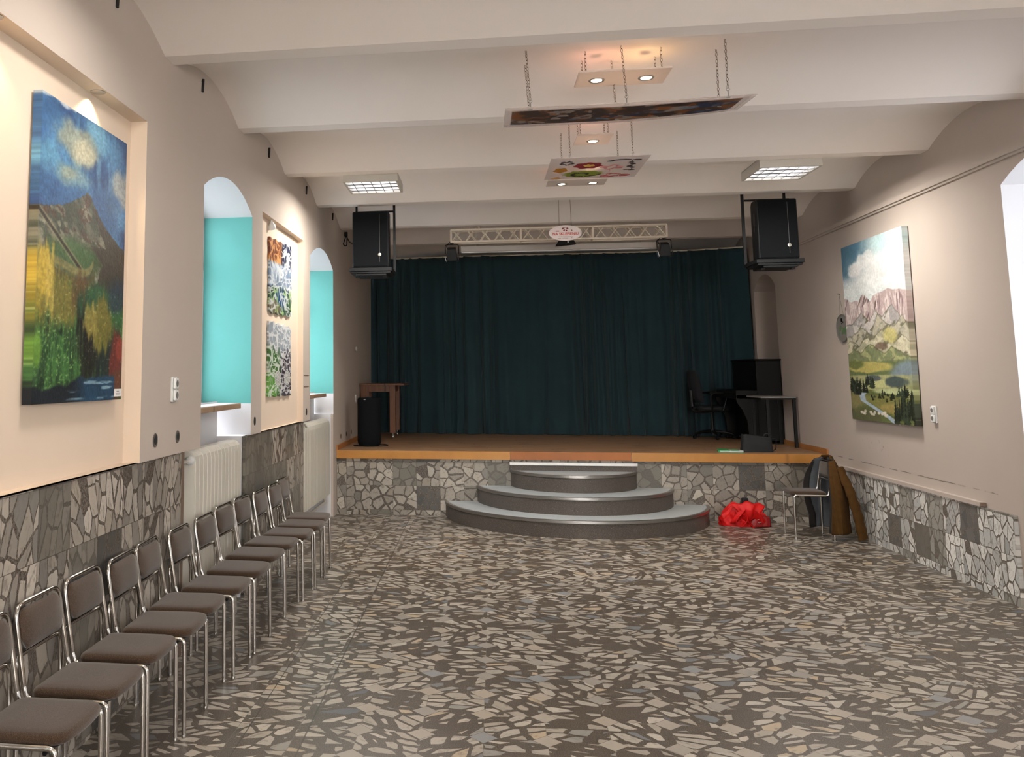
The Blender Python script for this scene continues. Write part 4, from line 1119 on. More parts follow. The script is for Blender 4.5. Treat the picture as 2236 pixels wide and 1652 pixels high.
lamp_board('small white lamp board with a single spotlight, behind the long dark panel', .846, 1.14, 7.44, 7.77, 3.68, [(.996, 7.638)], [(.88, 7.5), (.88, 7.7), (1.10, 7.5), (1.10, 7.7)])
lamp_board('farthest white lamp board with two spotlights, partly behind the flower panel', .740, 1.33, 9.18, 9.48, 3.68, [(.89, 9.364), (1.202, 9.36)], [(.78, 9.22), (.78, 9.44), (1.29, 9.22), (1.29, 9.44)])
# long dark panel
t = thing('hanging_panel', 'long curved hanging panel with a dark painted frieze under clear plastic', 'hanging artwork', (.97, 5.99, 3.44)); o = t.location
def fz(u, v, dz=0.0):
    x = .209+1.556*u; y = 5.784+.455*v; k = max(0, (u-.45)/.55)**1.6
    return Vector((x, y, 3.44+k*(.0175+.035*v)+dz))-o
mb = MB(); mb.grid(lambda u, v: fz(u, v), 40, 8); ob = mb.build('plastic_sheet', M['plexi'], t, True)
sm = ob.modifiers.new('thick', 'SOLIDIFY'); sm.thickness = .004; sm.offset = 0
painted('frieze', M['paintf'], lambda u, v: fz(.030+.925*u, .15+.70*v, -.004), (0, 0, .001), dark_frieze, 200, 40, t, edge=False)
for x, y in ((.372, 5.80), (.384, 6.13), (.975, 5.80), (.96, 6.13), (1.587, 5.78), (1.593, 6.02)):
    uu = (x-.209)/1.556; vv_ = (y-5.784)/.455; p = fz(uu, vv_)+o
    chain([(x-(.02 if x < 1.5 else -.0), y, CEIL(y)), p+Vector((0, 0, .05))], t)
    mb = MB(); c = p-o; mb.tube([(c.x, c.y, c.z-.012), (c.x, c.y, c.z+.035)], .003, 6)
    mb.tube([(c.x+.010*math.cos(a*PI/5), c.y, c.z+.045+.010*math.sin(a*PI/5)) for a in range(10)], .0025, 5, closed=True)
    mb.tube([(c.x-.012, c.y, c.z-.008), (c.x+.012, c.y, c.z-.008)], .004, 6)
    mb.build('eye_bolt', M['steel'], t)
# flower panel
t = thing('flower_panel', 'clear square hanging panel with red, green and orange flower drawings', 'hanging artwork', (1.0, 7.63, 3.44)); o = t.location
mb = MB(); mb.box((0, 0, 0), (.77, .79, .005)); mb.build('plastic_sheet', M['plexi'], t)
for k, (mc, P) in enumerate((('#8f1a24', 0), ('#7f8a25', 1), ('#b0761e', 2))): M['fl%d' % k] = plain('flower_ink_%d' % k, mc, .5)
M['fly'] = plain('flower_yellow', '#d6b24a', .5); M['flk'] = plain('dark_ink', '#241f2c', .5); M['flp'] = plain('pink_ink', '#a3555a', .5)
def petal_disc(cx, cy, rx, ry, n, amp, z=-.004):
    return [(cx-o.x+rx*math.cos(a)*(1+amp*math.sin(n*a)), cy-o.y+ry*math.sin(a)*(1+amp*math.sin(n*a)), z) for a in [2*PI*k/72 for k in range(72)]]
def ink_shape(name, mat, poly): mb = MB(); mb.prism(poly, (0, 0, -.0008)); return mb.build(name, mat, t)
ink_shape('flower', M['fl0'], petal_disc(.935, 7.515, .112, .105, 7, .10)); ink_shape('flower_centre', M['fly'], petal_disc(.94, 7.512, .04, .045, 6, .25, -.0052))
ink_shape('flower', M['fl1'], petal_disc(.925, 7.83, .160, .120, 11, .10)); 
mb = MB()
for k in range(26):
    a = k*2.4; r = .03+.10*((k*.618) % 1); c = (.925-o.x+r*math.cos(a)*1.1, 7.83-o.y+r*math.sin(a)*.8, -.0056)
    mb.tube([(c[0]+.014*math.cos(q*PI/4), c[1]+.012*math.sin(q*PI/4), c[2]) for q in range(8)], .0016, 4, closed=True)
mb.build('flower_lines', M['flk'], t)
ink_shape('flower', M['fl2'], petal_disc(.725, 7.665, .055, .085, 5, .14)); ink_shape('flower', M['fl2'], petal_disc(.712, 7.965, .04, .03, 4, .12))
def ink_line(name, mat, lines, r=.0019):
    mb = MB()
    for L in lines: mb.tube([(x-o.x, y-o.y, -.0045) for x, y in L], r, 5)
    mb.build(name, mat, t)
ink_line('outline_flower', M['flk'], [[(.753+.045*math.cos(a)*(1+.35*math.sin(5*a+k)), 7.41+.05*math.sin(a)*(1+.35*math.sin(5*a+k))) for a in [2*PI*q/30 for q in range(31)]] for k in (0, 1.5)])
ink_line('outline_flower', M['flp'], [[(1.133+.07*math.cos(a)*(1+.4*math.sin(4*a+k)), 7.596+.06*math.sin(a)*(1+.4*math.sin(4*a+k))) for a in [2*PI*q/30 for q in range(31)]] for k in (0, 1)]+[[(1.133, 7.66), (1.14, 7.78)]])
ink_line('outline_flower', M['fl0'], [[(1.20+.09*math.cos(a)*(1+.45*math.sin(3*a+k)), 7.91+.05*math.sin(a)*(1+.45*math.sin(3*a+k))) for a in [2*PI*q/30 for q in range(31)]] for k in (0, 1.2)], .0022)
ink_line('berry_branch', M['flk'], [[(1.09, 7.37), (1.13, 7.345), (1.17, 7.34), (1.25, 7.35), (1.28, 7.42), (1.285, 7.52), (1.30, 7.62), (1.31, 7.72)]], .004)
mb = MB()
for x, y, rx, ry in ((1.095, 7.375, .028, .020), (1.17, 7.34, .035, .014), (1.21, 7.335, .03, .014), (1.30, 7.355, .035, .02), (1.265, 7.44, .02, .02), (1.29, 7.50, .022, .025), (1.275, 7.585, .025, .022), (1.305, 7.63, .02, .02), (1.26, 7.71, .018, .014), (1.31, 7.72, .028, .018)):
    mb.prism(petal_disc(x, y, rx, ry, 3, .05, -.0048), (0, 0, -.0008))
mb.build('berries', M['flk'], t)
for x, y in ((.767, 7.30), (.762, 7.93), (1.256, 7.30), (1.24, 7.93)):
    chain([(x, y, CEIL(y)), (x, y, 3.475)], t)
    mb = MB(); c = Vector((x, y, 3.44))-o; mb.tube([(c.x, c.y, c.z-.008), (c.x, c.y, c.z+.03)], .0025, 6); mb.tube([(c.x+.009*math.cos(a*PI/5), c.y, c.z+.036+.009*math.sin(a*PI/5)) for a in range(10)], .0022, 5, closed=True)
    mb.build('eye_bolt', M['steel'], t)

# ------------------------------------------------------------------ louvred ceiling lights
def fluo(cx, cy, label, z0=3.612, z1=3.70):
    t = thing('louvre_light', label, 'ceiling light', (cx, cy, z0), 0, 'louvred fluorescent ceiling lights'); W_, D_ = .545, .60; h = z1-z0
    mb = MB()
    for a, b in (((-W_/2, -D_/2, 0), (W_/2, -D_/2+.022, h)), ((-W_/2, D_/2-.022, 0), (W_/2, D_/2, h)), ((-W_/2, -D_/2+.022, 0), (-W_/2+.022, D_/2-.022, h)), ((W_/2-.022, -D_/2+.022, 0), (W_/2, D_/2-.022, h)), ((-W_/2, -D_/2, h-.008), (W_/2, D_/2, h))): mb.bb(a, b)
    mb.build('housing', M['house'], t, bev=.002)
    for k in range(4):
        y = -D_/2+D_*(k+.5)/4
        mb = MB(); mb.tube([(-W_/2+.03, y, .058), (W_/2-.03, y, .058)], .011, 10); mb.build('tube', M['glowtube'], t, True)
    mb = MB()
    for k in range(1, 4):      # parabolic long blades
        y = -D_/2+D_*k/4
        mb.add([(-W_/2+.022, y-.020, .004), (-W_/2+.022, y, .046), (-W_/2+.022, y+.020, .004), (W_/2-.022, y-.020, .004), (W_/2-.022, y, .046), (W_/2-.022, y+.020, .004)], [(0, 1, 4, 3), (1, 2, 5, 4), (0, 3, 5, 2), (0, 2, 1), (3, 4, 5)])
    mb.build('long_blades', M['louvre'], t)
    mb = MB()
    for k in range(1, 6):
        x = -W_/2+W_*k/6; mb.bb((x-.003, -D_/2+.022, .003), (x+.003, D_/2-.022, .040))
    mb.build('cross_blades', M['louvre'], t)
    return t
fluo(-1.012, 8.935, 'louvred fluorescent ceiling light on the left, near the turquoise windows')
fluo(2.885, 8.935, 'louvred fluorescent ceiling light on the right, above the valley painting side')

# ------------------------------------------------------------------ loudspeakers hung from the last beam
def hung_speaker(x0, x1, mirror, label, flabel):
    xc = (x0+x1)/2; yf = 10.20; t = thing('loudspeaker', label, 'loudspeaker', (xc, yf+.2, 2.951), 0, 'hung loudspeakers'); w = (x1-x0)/2; h = .655
    mb = MB(); zt = h; B = w-.055
    # cabinet: wider at the front, narrower behind
    plan = [(-w, -.20), (w, -.20), (w, -.02), (B, .20), (-B, .20), (-w, -.02)]
    mb.prism([(x, y, 0) for x, y in plan], (0, 0, zt)); mb.build('cabinet', M['blk'], t, bev=.018, seg=3)
    mb = MB(); mb.bb((-w+.014, -.209, .014), (w-.014, -.199, zt-.014)); gr = mb.build('grille', M['blkgrille'], t, bev=.004)
    mb = MB(); bx = w*.50
    mb.bb((bx-.0014, -.2105, .06), (bx+.0014, -.209, .125)); mb.bb((bx-.0014, -.2105, .165), (bx+.0014, -.209, zt-.04)); mb.build('seam', M['ink'], gr)
    mb = MB(); R = Matrix.Rotation(PI/2, 3, 'X'); mb.lathe([(.019, .0), (.019, .004), (.012, .006)], (bx, -.209, .145), 20, 0, R); mb.build('badge', M['badge'], gr, True, auto=40)
    s = -1 if not mirror else 1
    for zz, rr in ((.44, .075), (.335, .04)):      # handle recesses on the side that faces the middle
        mb = MB(); R = Matrix.Rotation(PI/2, 3, 'Y'); mb.lathe([(rr, -.004), (rr*.86, .004), (rr*.7, .0045)], (s*(w+.001), -.115, zz), 18, 0, R, sx=1.0, sy=.62); mb.build('handle_recess', M['blkm'], t, True, auto=40)
    # hanging frame: its own thing
    f = thing('speaker_cradle', flabel, 'speaker bracket', (xc, yf+.2, 2.87), 0, 'black steel frames holding the loudspeakers')
    mb = MB(); mb.bb((-w-.035, -.225, .035), (w+.035, .24, .078)); mb.bb((-w-.02, -.212, .012), (w+.02, .22, .035)); mb.bb((-w+.04, -.20, -.012), (w-.03, .19, .012)); mb.build('shelf', M['blk'], f, bev=.006)
    post = -s*(w+.045)*(-1)
    for px_ in (s*(w+.030),):
        mb = MB(); mb.bb((px_-.014, .18, .07), (px_+.014, .21, 3.75-2.87)); mb.build('post', M['blkm'], f)
    mb = MB(); mb.bb((-s*(w-.0)-.012, .18, .07), (-s*(w-.0)+.012, .21, 3.75-2.87)); mb.build('post', M['blkm'], f)
    mb = MB(); mb.bb((-w-.02, .16, 3.655-2.87), (w+.04, .20, 3.672-2.87)); mb.build('crossbar', M['blkm'], f)
    for px_ in (-w+.05, w-.06):
        mb = MB(); mb.bb((px_-.02, -.15, -.03), (px_+.02, -.08, -.012)); mb.build('clamp', M['blkm'], f)
hung_speaker(-1.408, -.985, True, 'black loudspeaker hung under the last beam at the left of the stage', 'black steel hanging frame under the left loudspeaker')
hung_speaker(3.022, 3.440, False, 'black loudspeaker hung under the last beam at the right of the stage', 'black steel hanging frame under the right loudspeaker')
# cable of the left loudspeaker with its wall plug
t = thing('speaker_cable', 'short dark cable looping from the wall to the left hung loudspeaker', 'cable', (-1.79, 11.75, 3.5)); o = t.location
mb = MB(); P = [(-1.70, 11.70, 3.56), (-1.66, 11.6, 3.50), (-1.60, 11.3, 3.42), (-1.50, 10.9, 3.33), (-1.40, 10.62, 3.28)]
mb.tube([Vector(p)-o for p in fillet(P, .2, 5)], .008, 8); mb.tube([Vector(p)-o for p in fillet([(-1.70, 11.70, 3.56), (-1.74, 11.7, 3.44), (-1.69, 11.7, 3.42), (-1.68, 11.66, 3.52)], .04, 5)], .007, 8); mb.build('cord', M['blk'], t, True)
mb = MB(); mb.box((.09, -.05, .08), (.045, .05, .06)); mb.build('plug', M['blkm'], t, bev=.006)

# ------------------------------------------------------------------ truss, lamps and screen above the stage
t = thing('lighting_truss', 'cream lattice truss running across above the stage curtain', 'truss', (1.05, 11.90, 3.46)); o = t.location
for z in (.010, .168):
    for yy in (-.0, .16):
        mb = MB(); mb.box((0, yy, z), (2.75, .030, .026)); mb.build('chord', M['trussm'], t, bev=.004)
for yy in (0, .16):
    mb = MB(); x = -1.36
    while x < 1.28:
        mb.tube([(x, yy, .022), (x+.10, yy, .156)], .0075, 6); mb.tube([(x+.03, yy, .156), (x+.13, yy, .022)], .0075, 6); x += .185
    mb.build('lattice', M['trussm'], t)
for x in (-1.372, -.46, .455, 1.372):
    mb = MB()
    for yy in (0, .16): mb.box((x, yy, .089), (.024, .026, .16))
    mb.box((x, .08, .168), (.02, .16, .012)); mb.box((x, .08, .010), (.02, .16, .012)); mb.build('upright', M['trussm'], t)
for x in (-1.0, 1.0): mb = MB(); mb.tube([(x, .08, .17), (x, .08, vault_z(11.98)-3.46)], .008, 6); mb.build('hanger', M['trussm'], t)
def lantern(x, label):
    t = thing('stage_lantern', label, 'stage light', (x, 12.0, 3.455), 0, 'black stage lanterns on the truss')
    R = Matrix.Rotation(math.radians(22), 3, 'X')
    mb = MB(); sec = [(-.062, -.062), (.062, -.062), (.062, .062), (-.062, .062)]
    a = [R @ Vector((sx*1.22, sy*1.22, -.085)) for sx, sy in sec]; b = [R @ Vector((sx*.86, sy*.86, .075)) for sx, sy in sec]
    mb.add([(p.x, p.y, p.z-.125) for p in a+b], [(0, 1, 2, 3), (7, 6, 5, 4), (0, 4, 5, 1), (1, 5, 6, 2), (2, 6, 7, 3), (3, 7, 4, 0)]); mb.build('lamp_body', M['blkm'], t, bev=.008)
    mb = MB(); mb.tube(fillet([(-.088, 0, -.13), (-.088, 0, -.008), (.088, 0, -.008), (.088, 0, -.13)], .02, 4), .006, 6); mb.build('yoke', M['blkm'], t, True, auto=40)
    mb = MB(); mb.tube([(0, 0, -.01), (0, 0, .03)], .012, 8); mb.box((0, -.04, .02), (.05, .07, .03)); mb.build('clamp', M['blkm'], t)
    for s in (-1, 1):
        mb = MB(); mb.box((s*.085, -.02, -.20), (.006, .09, .07), 0, 0, Matrix.Rotation(s*.25, 3, 'Y')); mb.build('barn_door', M['steel'] if s < 0 else M['blkm'], t)
    mb = MB(); mb.tube(fillet([(-.05, .03, -.07), (-.075, .03, -.02), (-.03, .03, .03), (0, .03, .05)], .03, 4), .006, 6); mb.build('cable', M['blk'], t, True)
lantern(-.315, 'black stage lantern at the left end of the cream truss')
lantern(2.405, 'black stage lantern at the right end of the cream truss')
t = thing('truss_device', 'small black device clamped to the truss just below the oval sign', 'device', (1.165, 11.88, 3.40))
mb = MB(); mb.add([(-.14, -.05, -.02), (.12, -.05, .0), (.12, .06, .0), (-.14, .06, -.02), (-.10, -.04, .045), (.09, -.04, .05), (.09, .06, .05), (-.10, .06, .045)], [(0, 3, 2, 1), (4, 5, 6, 7), (0, 1, 5, 4), (1, 2, 6, 5), (2, 3, 7, 6), (3, 0, 4, 7)]); mb.build('case', M['blkm'], t, bev=.005)
mb = MB(); mb.lathe([(.013, 0), (.011, .005)], (.02, -.047, .025), 14, 0, Matrix.Rotation(PI/2, 3, 'X')); mb.build('lens', M['badge'], t, True)
mb = MB(); mb.box((0, .03, .055), (.03, .03, .02)); mb.build('mount', M['blkm'], t)
t = thing('projection_screen', 'long cream roller screen case mounted under the truss above the curtain', 'projector screen', (1.105, 12.45, 3.43)); 
mb = MB(); mb.box((0, 0, .012), (2.62, .10, .085)); mb.build('case', M['screenm'], t, bev=.012, seg=3)
mb = MB(); mb.box((0, -.01, -.036), (2.60, .05, .010)); mb.build('slat', M['plug'], t)
for x in (-1.1, 1.1): mb = MB(); mb.tube([(x, 0, .05), (x, 0, vault_z(12.45)-3.43)], .006, 6); mb.build('hanger', M['trussm'], t)

# oval sign on two wires
t = thing('oval_sign', 'white oval sign reading NA SKLEPIENIU in red, hanging in front of the truss', 'sign', (1.026, 10.55, 3.345)); o = t.location
mb = MB(); el = [(.186*math.cos(2*PI*k/64), 0, .090*math.sin(2*PI*k/64)) for k in range(64)]
mb.prism([(x, -.004, z) for x, _, z in el], (0, .008, 0)); mb.build('plate', M['signw'], t)
def text_mesh(s, size, mat, parent, at, rot, name='lettering', bold=0.0, ext=.0006):
    cu = bpy.data.curves.new(name, 'FONT'); cu.body = s; cu.size = size; cu.align_x = 'CENTER'; cu.align_y = 'CENTER'; cu.extrude = ext; cu.offset = bold
    ob = bpy.data.objects.new(name, cu); COL.objects.link(ob); dg = bpy.context.evaluated_depsgraph_get(); dg.update()
    me = bpy.data.meshes.new_from_object(ob.evaluated_get(dg)); bpy.data.objects.remove(ob); bpy.data.curves.remove(cu)
    me.materials.clear(); me.materials.append(mat)
    q = bpy.data.objects.new(name, me); COL.objects.link(q); q.parent = parent; q.location = at; q.rotation_euler = rot; return q
text_mesh('NA SKLEPIENIU', .043, M['redink'], t, (.002, -.0048, -.012), (PI/2, 0, 0), bold=.0008)
mb = MB()
for x, z, r in ((-.026, .050, .0105), (.026, .050, .0105), (-.014, .026, .0095), (.014, .026, .0095)):
    mb.prism([(x+r*math.cos(a*PI/9), -.0045, z+r*math.sin(a*PI/9)) for a in range(18)], (0, -.001, 0))
for x in (-.019, .019): mb.bb((x-.002, -.0055, .048), (x+.002, -.0045, .068))
mb.tube([(.0115*math.cos(a), -.005, .052+.012*math.sin(a)) for a in [PI*k/10-.3 for k in range(14)]], .0030, 6)
mb.tube([(-.010, -.005, .042), (-.004, -.005, .030)], .003, 6); mb.tube([(.010, -.005, .042), (.004, -.005, .030)], .003, 6)
mb.build('folk_emblem', M['maroon'], t)
mb = MB(); mb.bb((-.108, -.0055, .016), (-.068, -.0045, .026)); mb.prism([(.066, -.0045, .022), (.086, -.0045, .026), (.066, -.0045, .040)], (0, -.001, 0)); mb.build('small_emblems', M['maroon'], t)
mb = MB()
for x0, x1, z, h in ((-.085, .09, -.042, .002), (-.086, -.048, -.062, .004), (-.036, .03, -.061, .003), (.066, .076, -.058, .006)): mb.bb((x0, -.0055, z-h/2), (x1, -.0045, z+h/2))
mb.build('small_print', M['ink'], t)
for x in (-.066, .070):
    mb = MB(); mb.tube([(x, 0, .078), (x-.004*(1 if x > 0 else -1), 0, vault_z(10.55)-3.345)], .0022, 6); mb.build('wire', M['chain'], t)

# ------------------------------------------------------------------ things standing on the stage
# party loudspeaker
t = thing('party_speaker', 'tall black floor loudspeaker standing at the left front of the stage', 'loudspeaker', (-1.462, 12.16, ZS))
mb = MB()
def ps(u, v):
    a = 2*PI*u; e = 3.2 if math.sin(a) > 0 else 2.3
    x = math.copysign(abs(math.cos(a))**(2/e), math.cos(a)); y = math.copysign(abs(math.sin(a))**(2/e), math.sin(a))
    k = 1-.12*max(0, (.10-v)/.10)**2-.05*max(0, (v-.95)/.05)**2
    return (.156*x*k, .15*y*k, .012+.625*v)
mb.grid(ps, 40, 24, closed_u=True); mb.add([ps(i/40, 1) for i in range(40)], [tuple(range(40))]); mb.add([ps(i/40, 0) for i in range(40)], [tuple(range(39, -1, -1))])
mb.build('cabinet', M['blkgrille'], t, True, auto=50)
mb = MB(); mb.bb((-.05, -.11, .636), (.04, -.02, .652)); mb.build('handle', M['blk'], t, bev=.006)
mb = MB(); mb.bb((-.055, -.148, .612), (-.03, -.143, .624)); mb.build('badge', M['badge'], t)
mb = MB(); mb.lathe([(.13, 0), (.135, .006), (.132, .013)], (0, 0, 0), 28); mb.build('base', M['blk'], t, True, auto=40)
mb = MB(); 
mb.tube(fillet([(-.10, -.12, .006), (-.19, -.08, .006), (-.22, .02, .006), (-.14, .03, .006)], .05, 5), .005, 6); mb.tube(fillet([(.11, -.08, .006), (.17, -.06, .006), (.24, .03, .006), (.24, .12, .006), (.18, .28, .006), (.10, .25, .006)], .05, 5), .005, 6); mb.build('power_cord', M['blk'], t, True)

# wooden table on castors
t = thing('wooden_table', 'brown wooden table on castors against the left wall of the stage', 'table', (-1.40, 13.95, ZS))
X0, X1, Yf, Yb = -.362, .165, -.40, .42
mb = MB(); mb.bb((-.364, Yf-.06, .785), (.300, Yb+.08, .815)); mb.build('tabletop', M['table'], t, bev=.004)
for x in (X0+.045, X1-.045):
    for y in (Yf+.05, Yb-.05):
        w_ = .085
        mb = MB(); mb.bb((x-w_/2, y-.04, .085), (x+w_/2, y+.04, .785)); lg = mb.build('leg', M['table'], t, bev=.003)
        mb = MB(); mb.tube([(x, y, .085), (x, y, .05)], .008, 8); mb.lathe([(.026, -.012), (.028, 0), (.026, .012)], (x, y-.012, .028), 16, 0, Matrix.Rotation(PI/2, 3, 'Y')); mb.bb((x-.016, y-.012, .035), (x+.016, y+.012, .052)); mb.build('castor', M['steel'], lg, True, auto=40)
mb = MB(); mb.bb((X0+.09, Yf+.02, .69), (X1-.09, Yf+.045, .784)); mb.build('apron', M['table'], t)
mb = MB(); mb.bb((X1-.05, Yf+.09, .69), (X1-.025, Yb-.09, .784)); mb.build('apron', M['table'], t)
mb = MB(); mb.bb((X0+.0, Yf+.035, .10), (X0+.13, Yf+.05, .69)); mb.build('side_panel', M['table'], t)

# upright piano at the right wall
t = thing('upright_piano', 'black upright piano standing against the right wall of the stage', 'piano', (3.88, 13.65, ZS)); yA, yB = -.64, .50
mb = MB(); mb.bb((-.155, yA, .012), (.165, yB, 1.115)); mb.build('case', M['piano'], t, bev=.006)
mb = MB(); mb.bb((-.175, yA-.012, 1.115), (.172, yB+.012, 1.138)); mb.build('lid', M['piano'], t, bev=.004)
mb = MB(); mb.bb((-.43, yA, .60), (-.155, yB, .655)); mb.build('key_bed', M['piano'], t, bev=.006)
mb = MB(); mb.bb((-.41, yA+.03, .655), (-.155, yB-.03, .715)); mb.build('key_lid', M['piano'], t, bev=.02, seg=3)
for y in (yA, yB-.045):
    mb = MB(); mb.prism([(-.43, y, .715), (-.155, y, .715), (-.155, y, .02), (-.285, y, .02), (-.285, y, .10), (-.30, y, .32), (-.36, y, .46), (-.415, y, .54), (-.43, y, .60)], (0, .045, 0)); mb.build('side_arm', M['piano'], t, bev=.005)
mb = MB(); mb.bb((-.30, yA, 0), (.165, yA+.05, .05)); mb.bb((-.30, yB-.05, 0), (.165, yB, .05)); mb.build('toe_block', M['piano'], t, bev=.006)
for y in (-.06, .02, .10): mb = MB(); mb.bb((-.22, y-.015, .05), (-.15, y+.015, .062)); mb.build('pedal', M['steel'], t, bev=.004)

# small table with pale top
t = thing('side_table', 'small table with pale top and dark square legs at the right wall of the stage', 'table', (3.80, 12.72, ZS))
mb = MB(); mb.bb((-.215, -.335, .628), (.218, .34, .646)); mb.build('tabletop', M['tabletop'], t, bev=.002)
mb = MB(); mb.bb((-.212, -.332, .606), (.215, -.312, .628)); mb.bb((-.212, .317, .606), (.215, .337, .628)); mb.bb((-.212, -.312, .606), (-.192, .317, .628)); mb.bb((.195, -.312, .606), (.215, .317, .628)); mb.build('frame', M['blkm'], t)
for x in (-.13, .195):
    for y in (-.305, .30): mb = MB(); mb.bb((x-.018, y-.018, 0), (x+.018, y+.018, .606)); mb.build('leg', M['blkm'], t)

# office chair facing the piano
t = thing('office_chair', 'black office swivel chair at the piano on the stage', 'office chair', (3.37, 14.02, ZS), math.radians(8))
mb = MB(); R5 = []
for k in range(5):
    a = math.radians(-100+72*k); c, s = math.cos(a), math.sin(a)
    mb.tube([(c*.03, s*.03, .105), (c*.15, s*.15, .10), (c*.25, s*.25, .078), (c*.285, s*.285, .062)], [.022, .020, .016, .014], 8)
mb.lathe([(.035, .07), (.04, .10), (.03, .14)], (0, 0, 0), 16); ba = mb.build('star_base', M['blkm'], t, True, auto=50)
for k in range(5):
    a = math.radians(-100+72*k); c, s = math.cos(a)*.285, math.sin(a)*.285
    mb = MB(); mb.lathe([(.022, -.022), (.026, -.012), (.026, .012), (.022, .022)], (c, s, .027), 14, 0, Matrix.Rotation(PI/2, 3, 'X')); mb.tube([(c, s, .04), (c, s, .066)], .008, 6); mb.build('castor', M['blk'], ba, True, auto=40)
mb = MB(); mb.tube([(0, 0, .13), (0, 0, .28)], .026, 14); mb.tube([(0, 0, .28), (0, 0, .40)], .016, 12); mb.build('gas_lift', M['blkm'], t, True, auto=40)
mb = MB(); cushion(mb, rrect(-.21, .23, -.225, .225, .08, .10, .02), [(.02, .405), (.0, .425), (0, .45), (.015, .468), (.05, .475)]); mb.build('seat', M['bag'], t, True, auto=60)
mb = MB(); mb.box((-.02, 0, .398), (.22, .16, .03)); mb.build('mechanism', M['blkm'], t, bev=.008)
def bk(u, v, s):
    e = (u-.5)*2; y = e*.205*(1-.28*max(0, (v-.55)/.45)**2)*(1-.1*max(0, (.2-v)/.2)); z = .52+v*.465
    return (-.235-.085*(v-.2)+.04*e*e+s*.026*(1-e**4)*(1-(2*v-1)**6)+s*.006, y, z)
mb = MB(); mb.grid(lambda u, v: bk(u, v, 1), 17, 15); mb.grid(lambda u, v: bk(u, v, -1), 17, 15)
for f in ((lambda q, s: bk(q, 0, s)), (lambda q, s: bk(q, 1, s)), (lambda q, s: bk(0, q, s)), (lambda q, s: bk(1, q, s))): mb.grid(lambda u, v, f=f: f(u, 1 if v > .5 else -1), 17, 2)
mb.build('backrest', M['bag'], t, True, auto=60)
mb = MB(); mb.tube(fillet([(-.05, 0, .40), (-.27, 0, .40), (-.285, 0, .70)], .06, 6), .020, 8, flat=1.6); mb.lathe([(.02, -.05), (.02, .05)], (-.28, -.03, .45), 10, 0, Matrix.Rotation(PI/2, 3, 'X')); mb.build('back_support', M['blkm'], t, True, auto=50)
for s in (-1, 1):
    mb = MB(); mb.tube(fillet([(-.08, s*.23, .42), (-.12, s*.27, .66), (.14, s*.275, .66), (.07, s*.25, .42)], .07, 6), .013, 8); mb.box((.0, s*.272, .668), (.26, .05, .022)); mb.build('armrest', M['blkm'], t, True, auto=50)

# handbag and folder on the stage edge
t = thing('handbag', 'black shoulder bag standing at the right front edge of the stage', 'bag', (3.31, 11.72, ZS), math.radians(4))
def hb(u, v):
    a = 2*PI*u; e = 5; x = math.copysign(abs(math.cos(a))**(2/e), math.cos(a)); y = math.copysign(abs(math.sin(a))**(2/e), math.sin(a))
    k = 1-.10*v; return (.182*x*k+.006*v, .085*y*(1-.35*v)+.006*math.sin(v*7+a*3), .004+v*(.192-.022*(x+.2)*v)+.004*math.sin(a*5)*v)
mb = MB(); mb.grid(hb, 44, 12, closed_u=True); mb.add([hb(i/44, 1) for i in range(44)], [tuple(range(44))]); mb.add([hb(i/44, 0) for i in range(44)], [tuple(range(43, -1, -1))])
mb.build('bag_body', M['bag'], t, True, auto=55)
mb = MB(); mb.tube(fillet([(.165, 0, .155), (.235, -.01, .16), (.215, -.03, .03), (.15, -.04, .012)], .04, 6), .014, 8, flat=.4); mb.build('shoulder_strap', M['bag'], t, True, auto=60)
mb = MB(); mb.tube(fillet([(.10, .02, .185), (.12, .03, .215), (.19, .03, .21), (.20, .02, .16)], .03, 5), .010, 8, flat=.5); mb.build('carry_handle', M['bag'], t, True, auto=60)
t = thing('folder', 'green and white folder lying on the stage edge beside the black bag', 'folder', (3.00, 11.68, ZS), math.radians(-8))
mb = MB(); cushion(mb, rrect(-.145, .145, -.11, .11, .02, .02), [(0, .001), (0, .005)]); cushion(mb, rrect(-.145, -.02, -.11, .11, .02, .004), [(0, .021), (0, .026), (.004, .027)]); mb.box((-.141, 0, .013), (.006, .215, .018)); mb.build('cover', M['green'], t)
mb = MB(); cushion(mb, rrect(-.132, .138, -.105, .105, .01, .03), [(0, .006), (0, .020)]); mb.build('papers', M['pages'], t)
mb = MB(); mb.tube([(.0+.11*math.cos(a)*.9, .0+.085*math.sin(a), .0235) for a in [-PI/2+PI*k/16 for k in range(17)]], .006, 6, flat=.5); mb.build('elastic_band', M['green'], t)

# ------------------------------------------------------------------ small things on the walls
def socket(W, y, z, label, sgn, n=2):
    t = thing('wall_socket', label, 'socket', W(y, z, 0)); o = t.location; d0 = -.0
    def B(ya, yb, za, zb, da, db, mat, name, bev=.003):
        mb = MB(); P = [W(ya, za, -db), W(yb, za, -db), W(yb, za, -da), W(ya, za, -da), W(ya, zb, -db), W(yb, zb, -db), W(yb, zb, -da), W(ya, zb, -da)]
        mb.hexa([Vector(p)-o for p in P]); return mb.build(name, mat, t, bev=bev)
    B(y-.040, y+.040, z-.075, z+.075, 0, .014, M['plug'], 'plate')
    for zz in (z-.036, z+.036):
        B(y-.032, y+.032, zz-.032, zz+.032, .014, .030, M['plug'], 'outlet', .006)
        mb = MB(); mb.lathe([(.020, -.001), (.020, .0015)], Vector(W(y, zz, -.0305))-o, 18, 0, Matrix.Rotation(PI/2, 3, 'Y')); mb.build('outlet_well', M['ink'], t)
socket(WL, 5.393, 1.642, 'white double wall socket on the left pillar beside the near turquoise window', 1)
socket(WR, 8.73, 1.362, 'white double wall socket on the right wall beside the valley painting', -1)
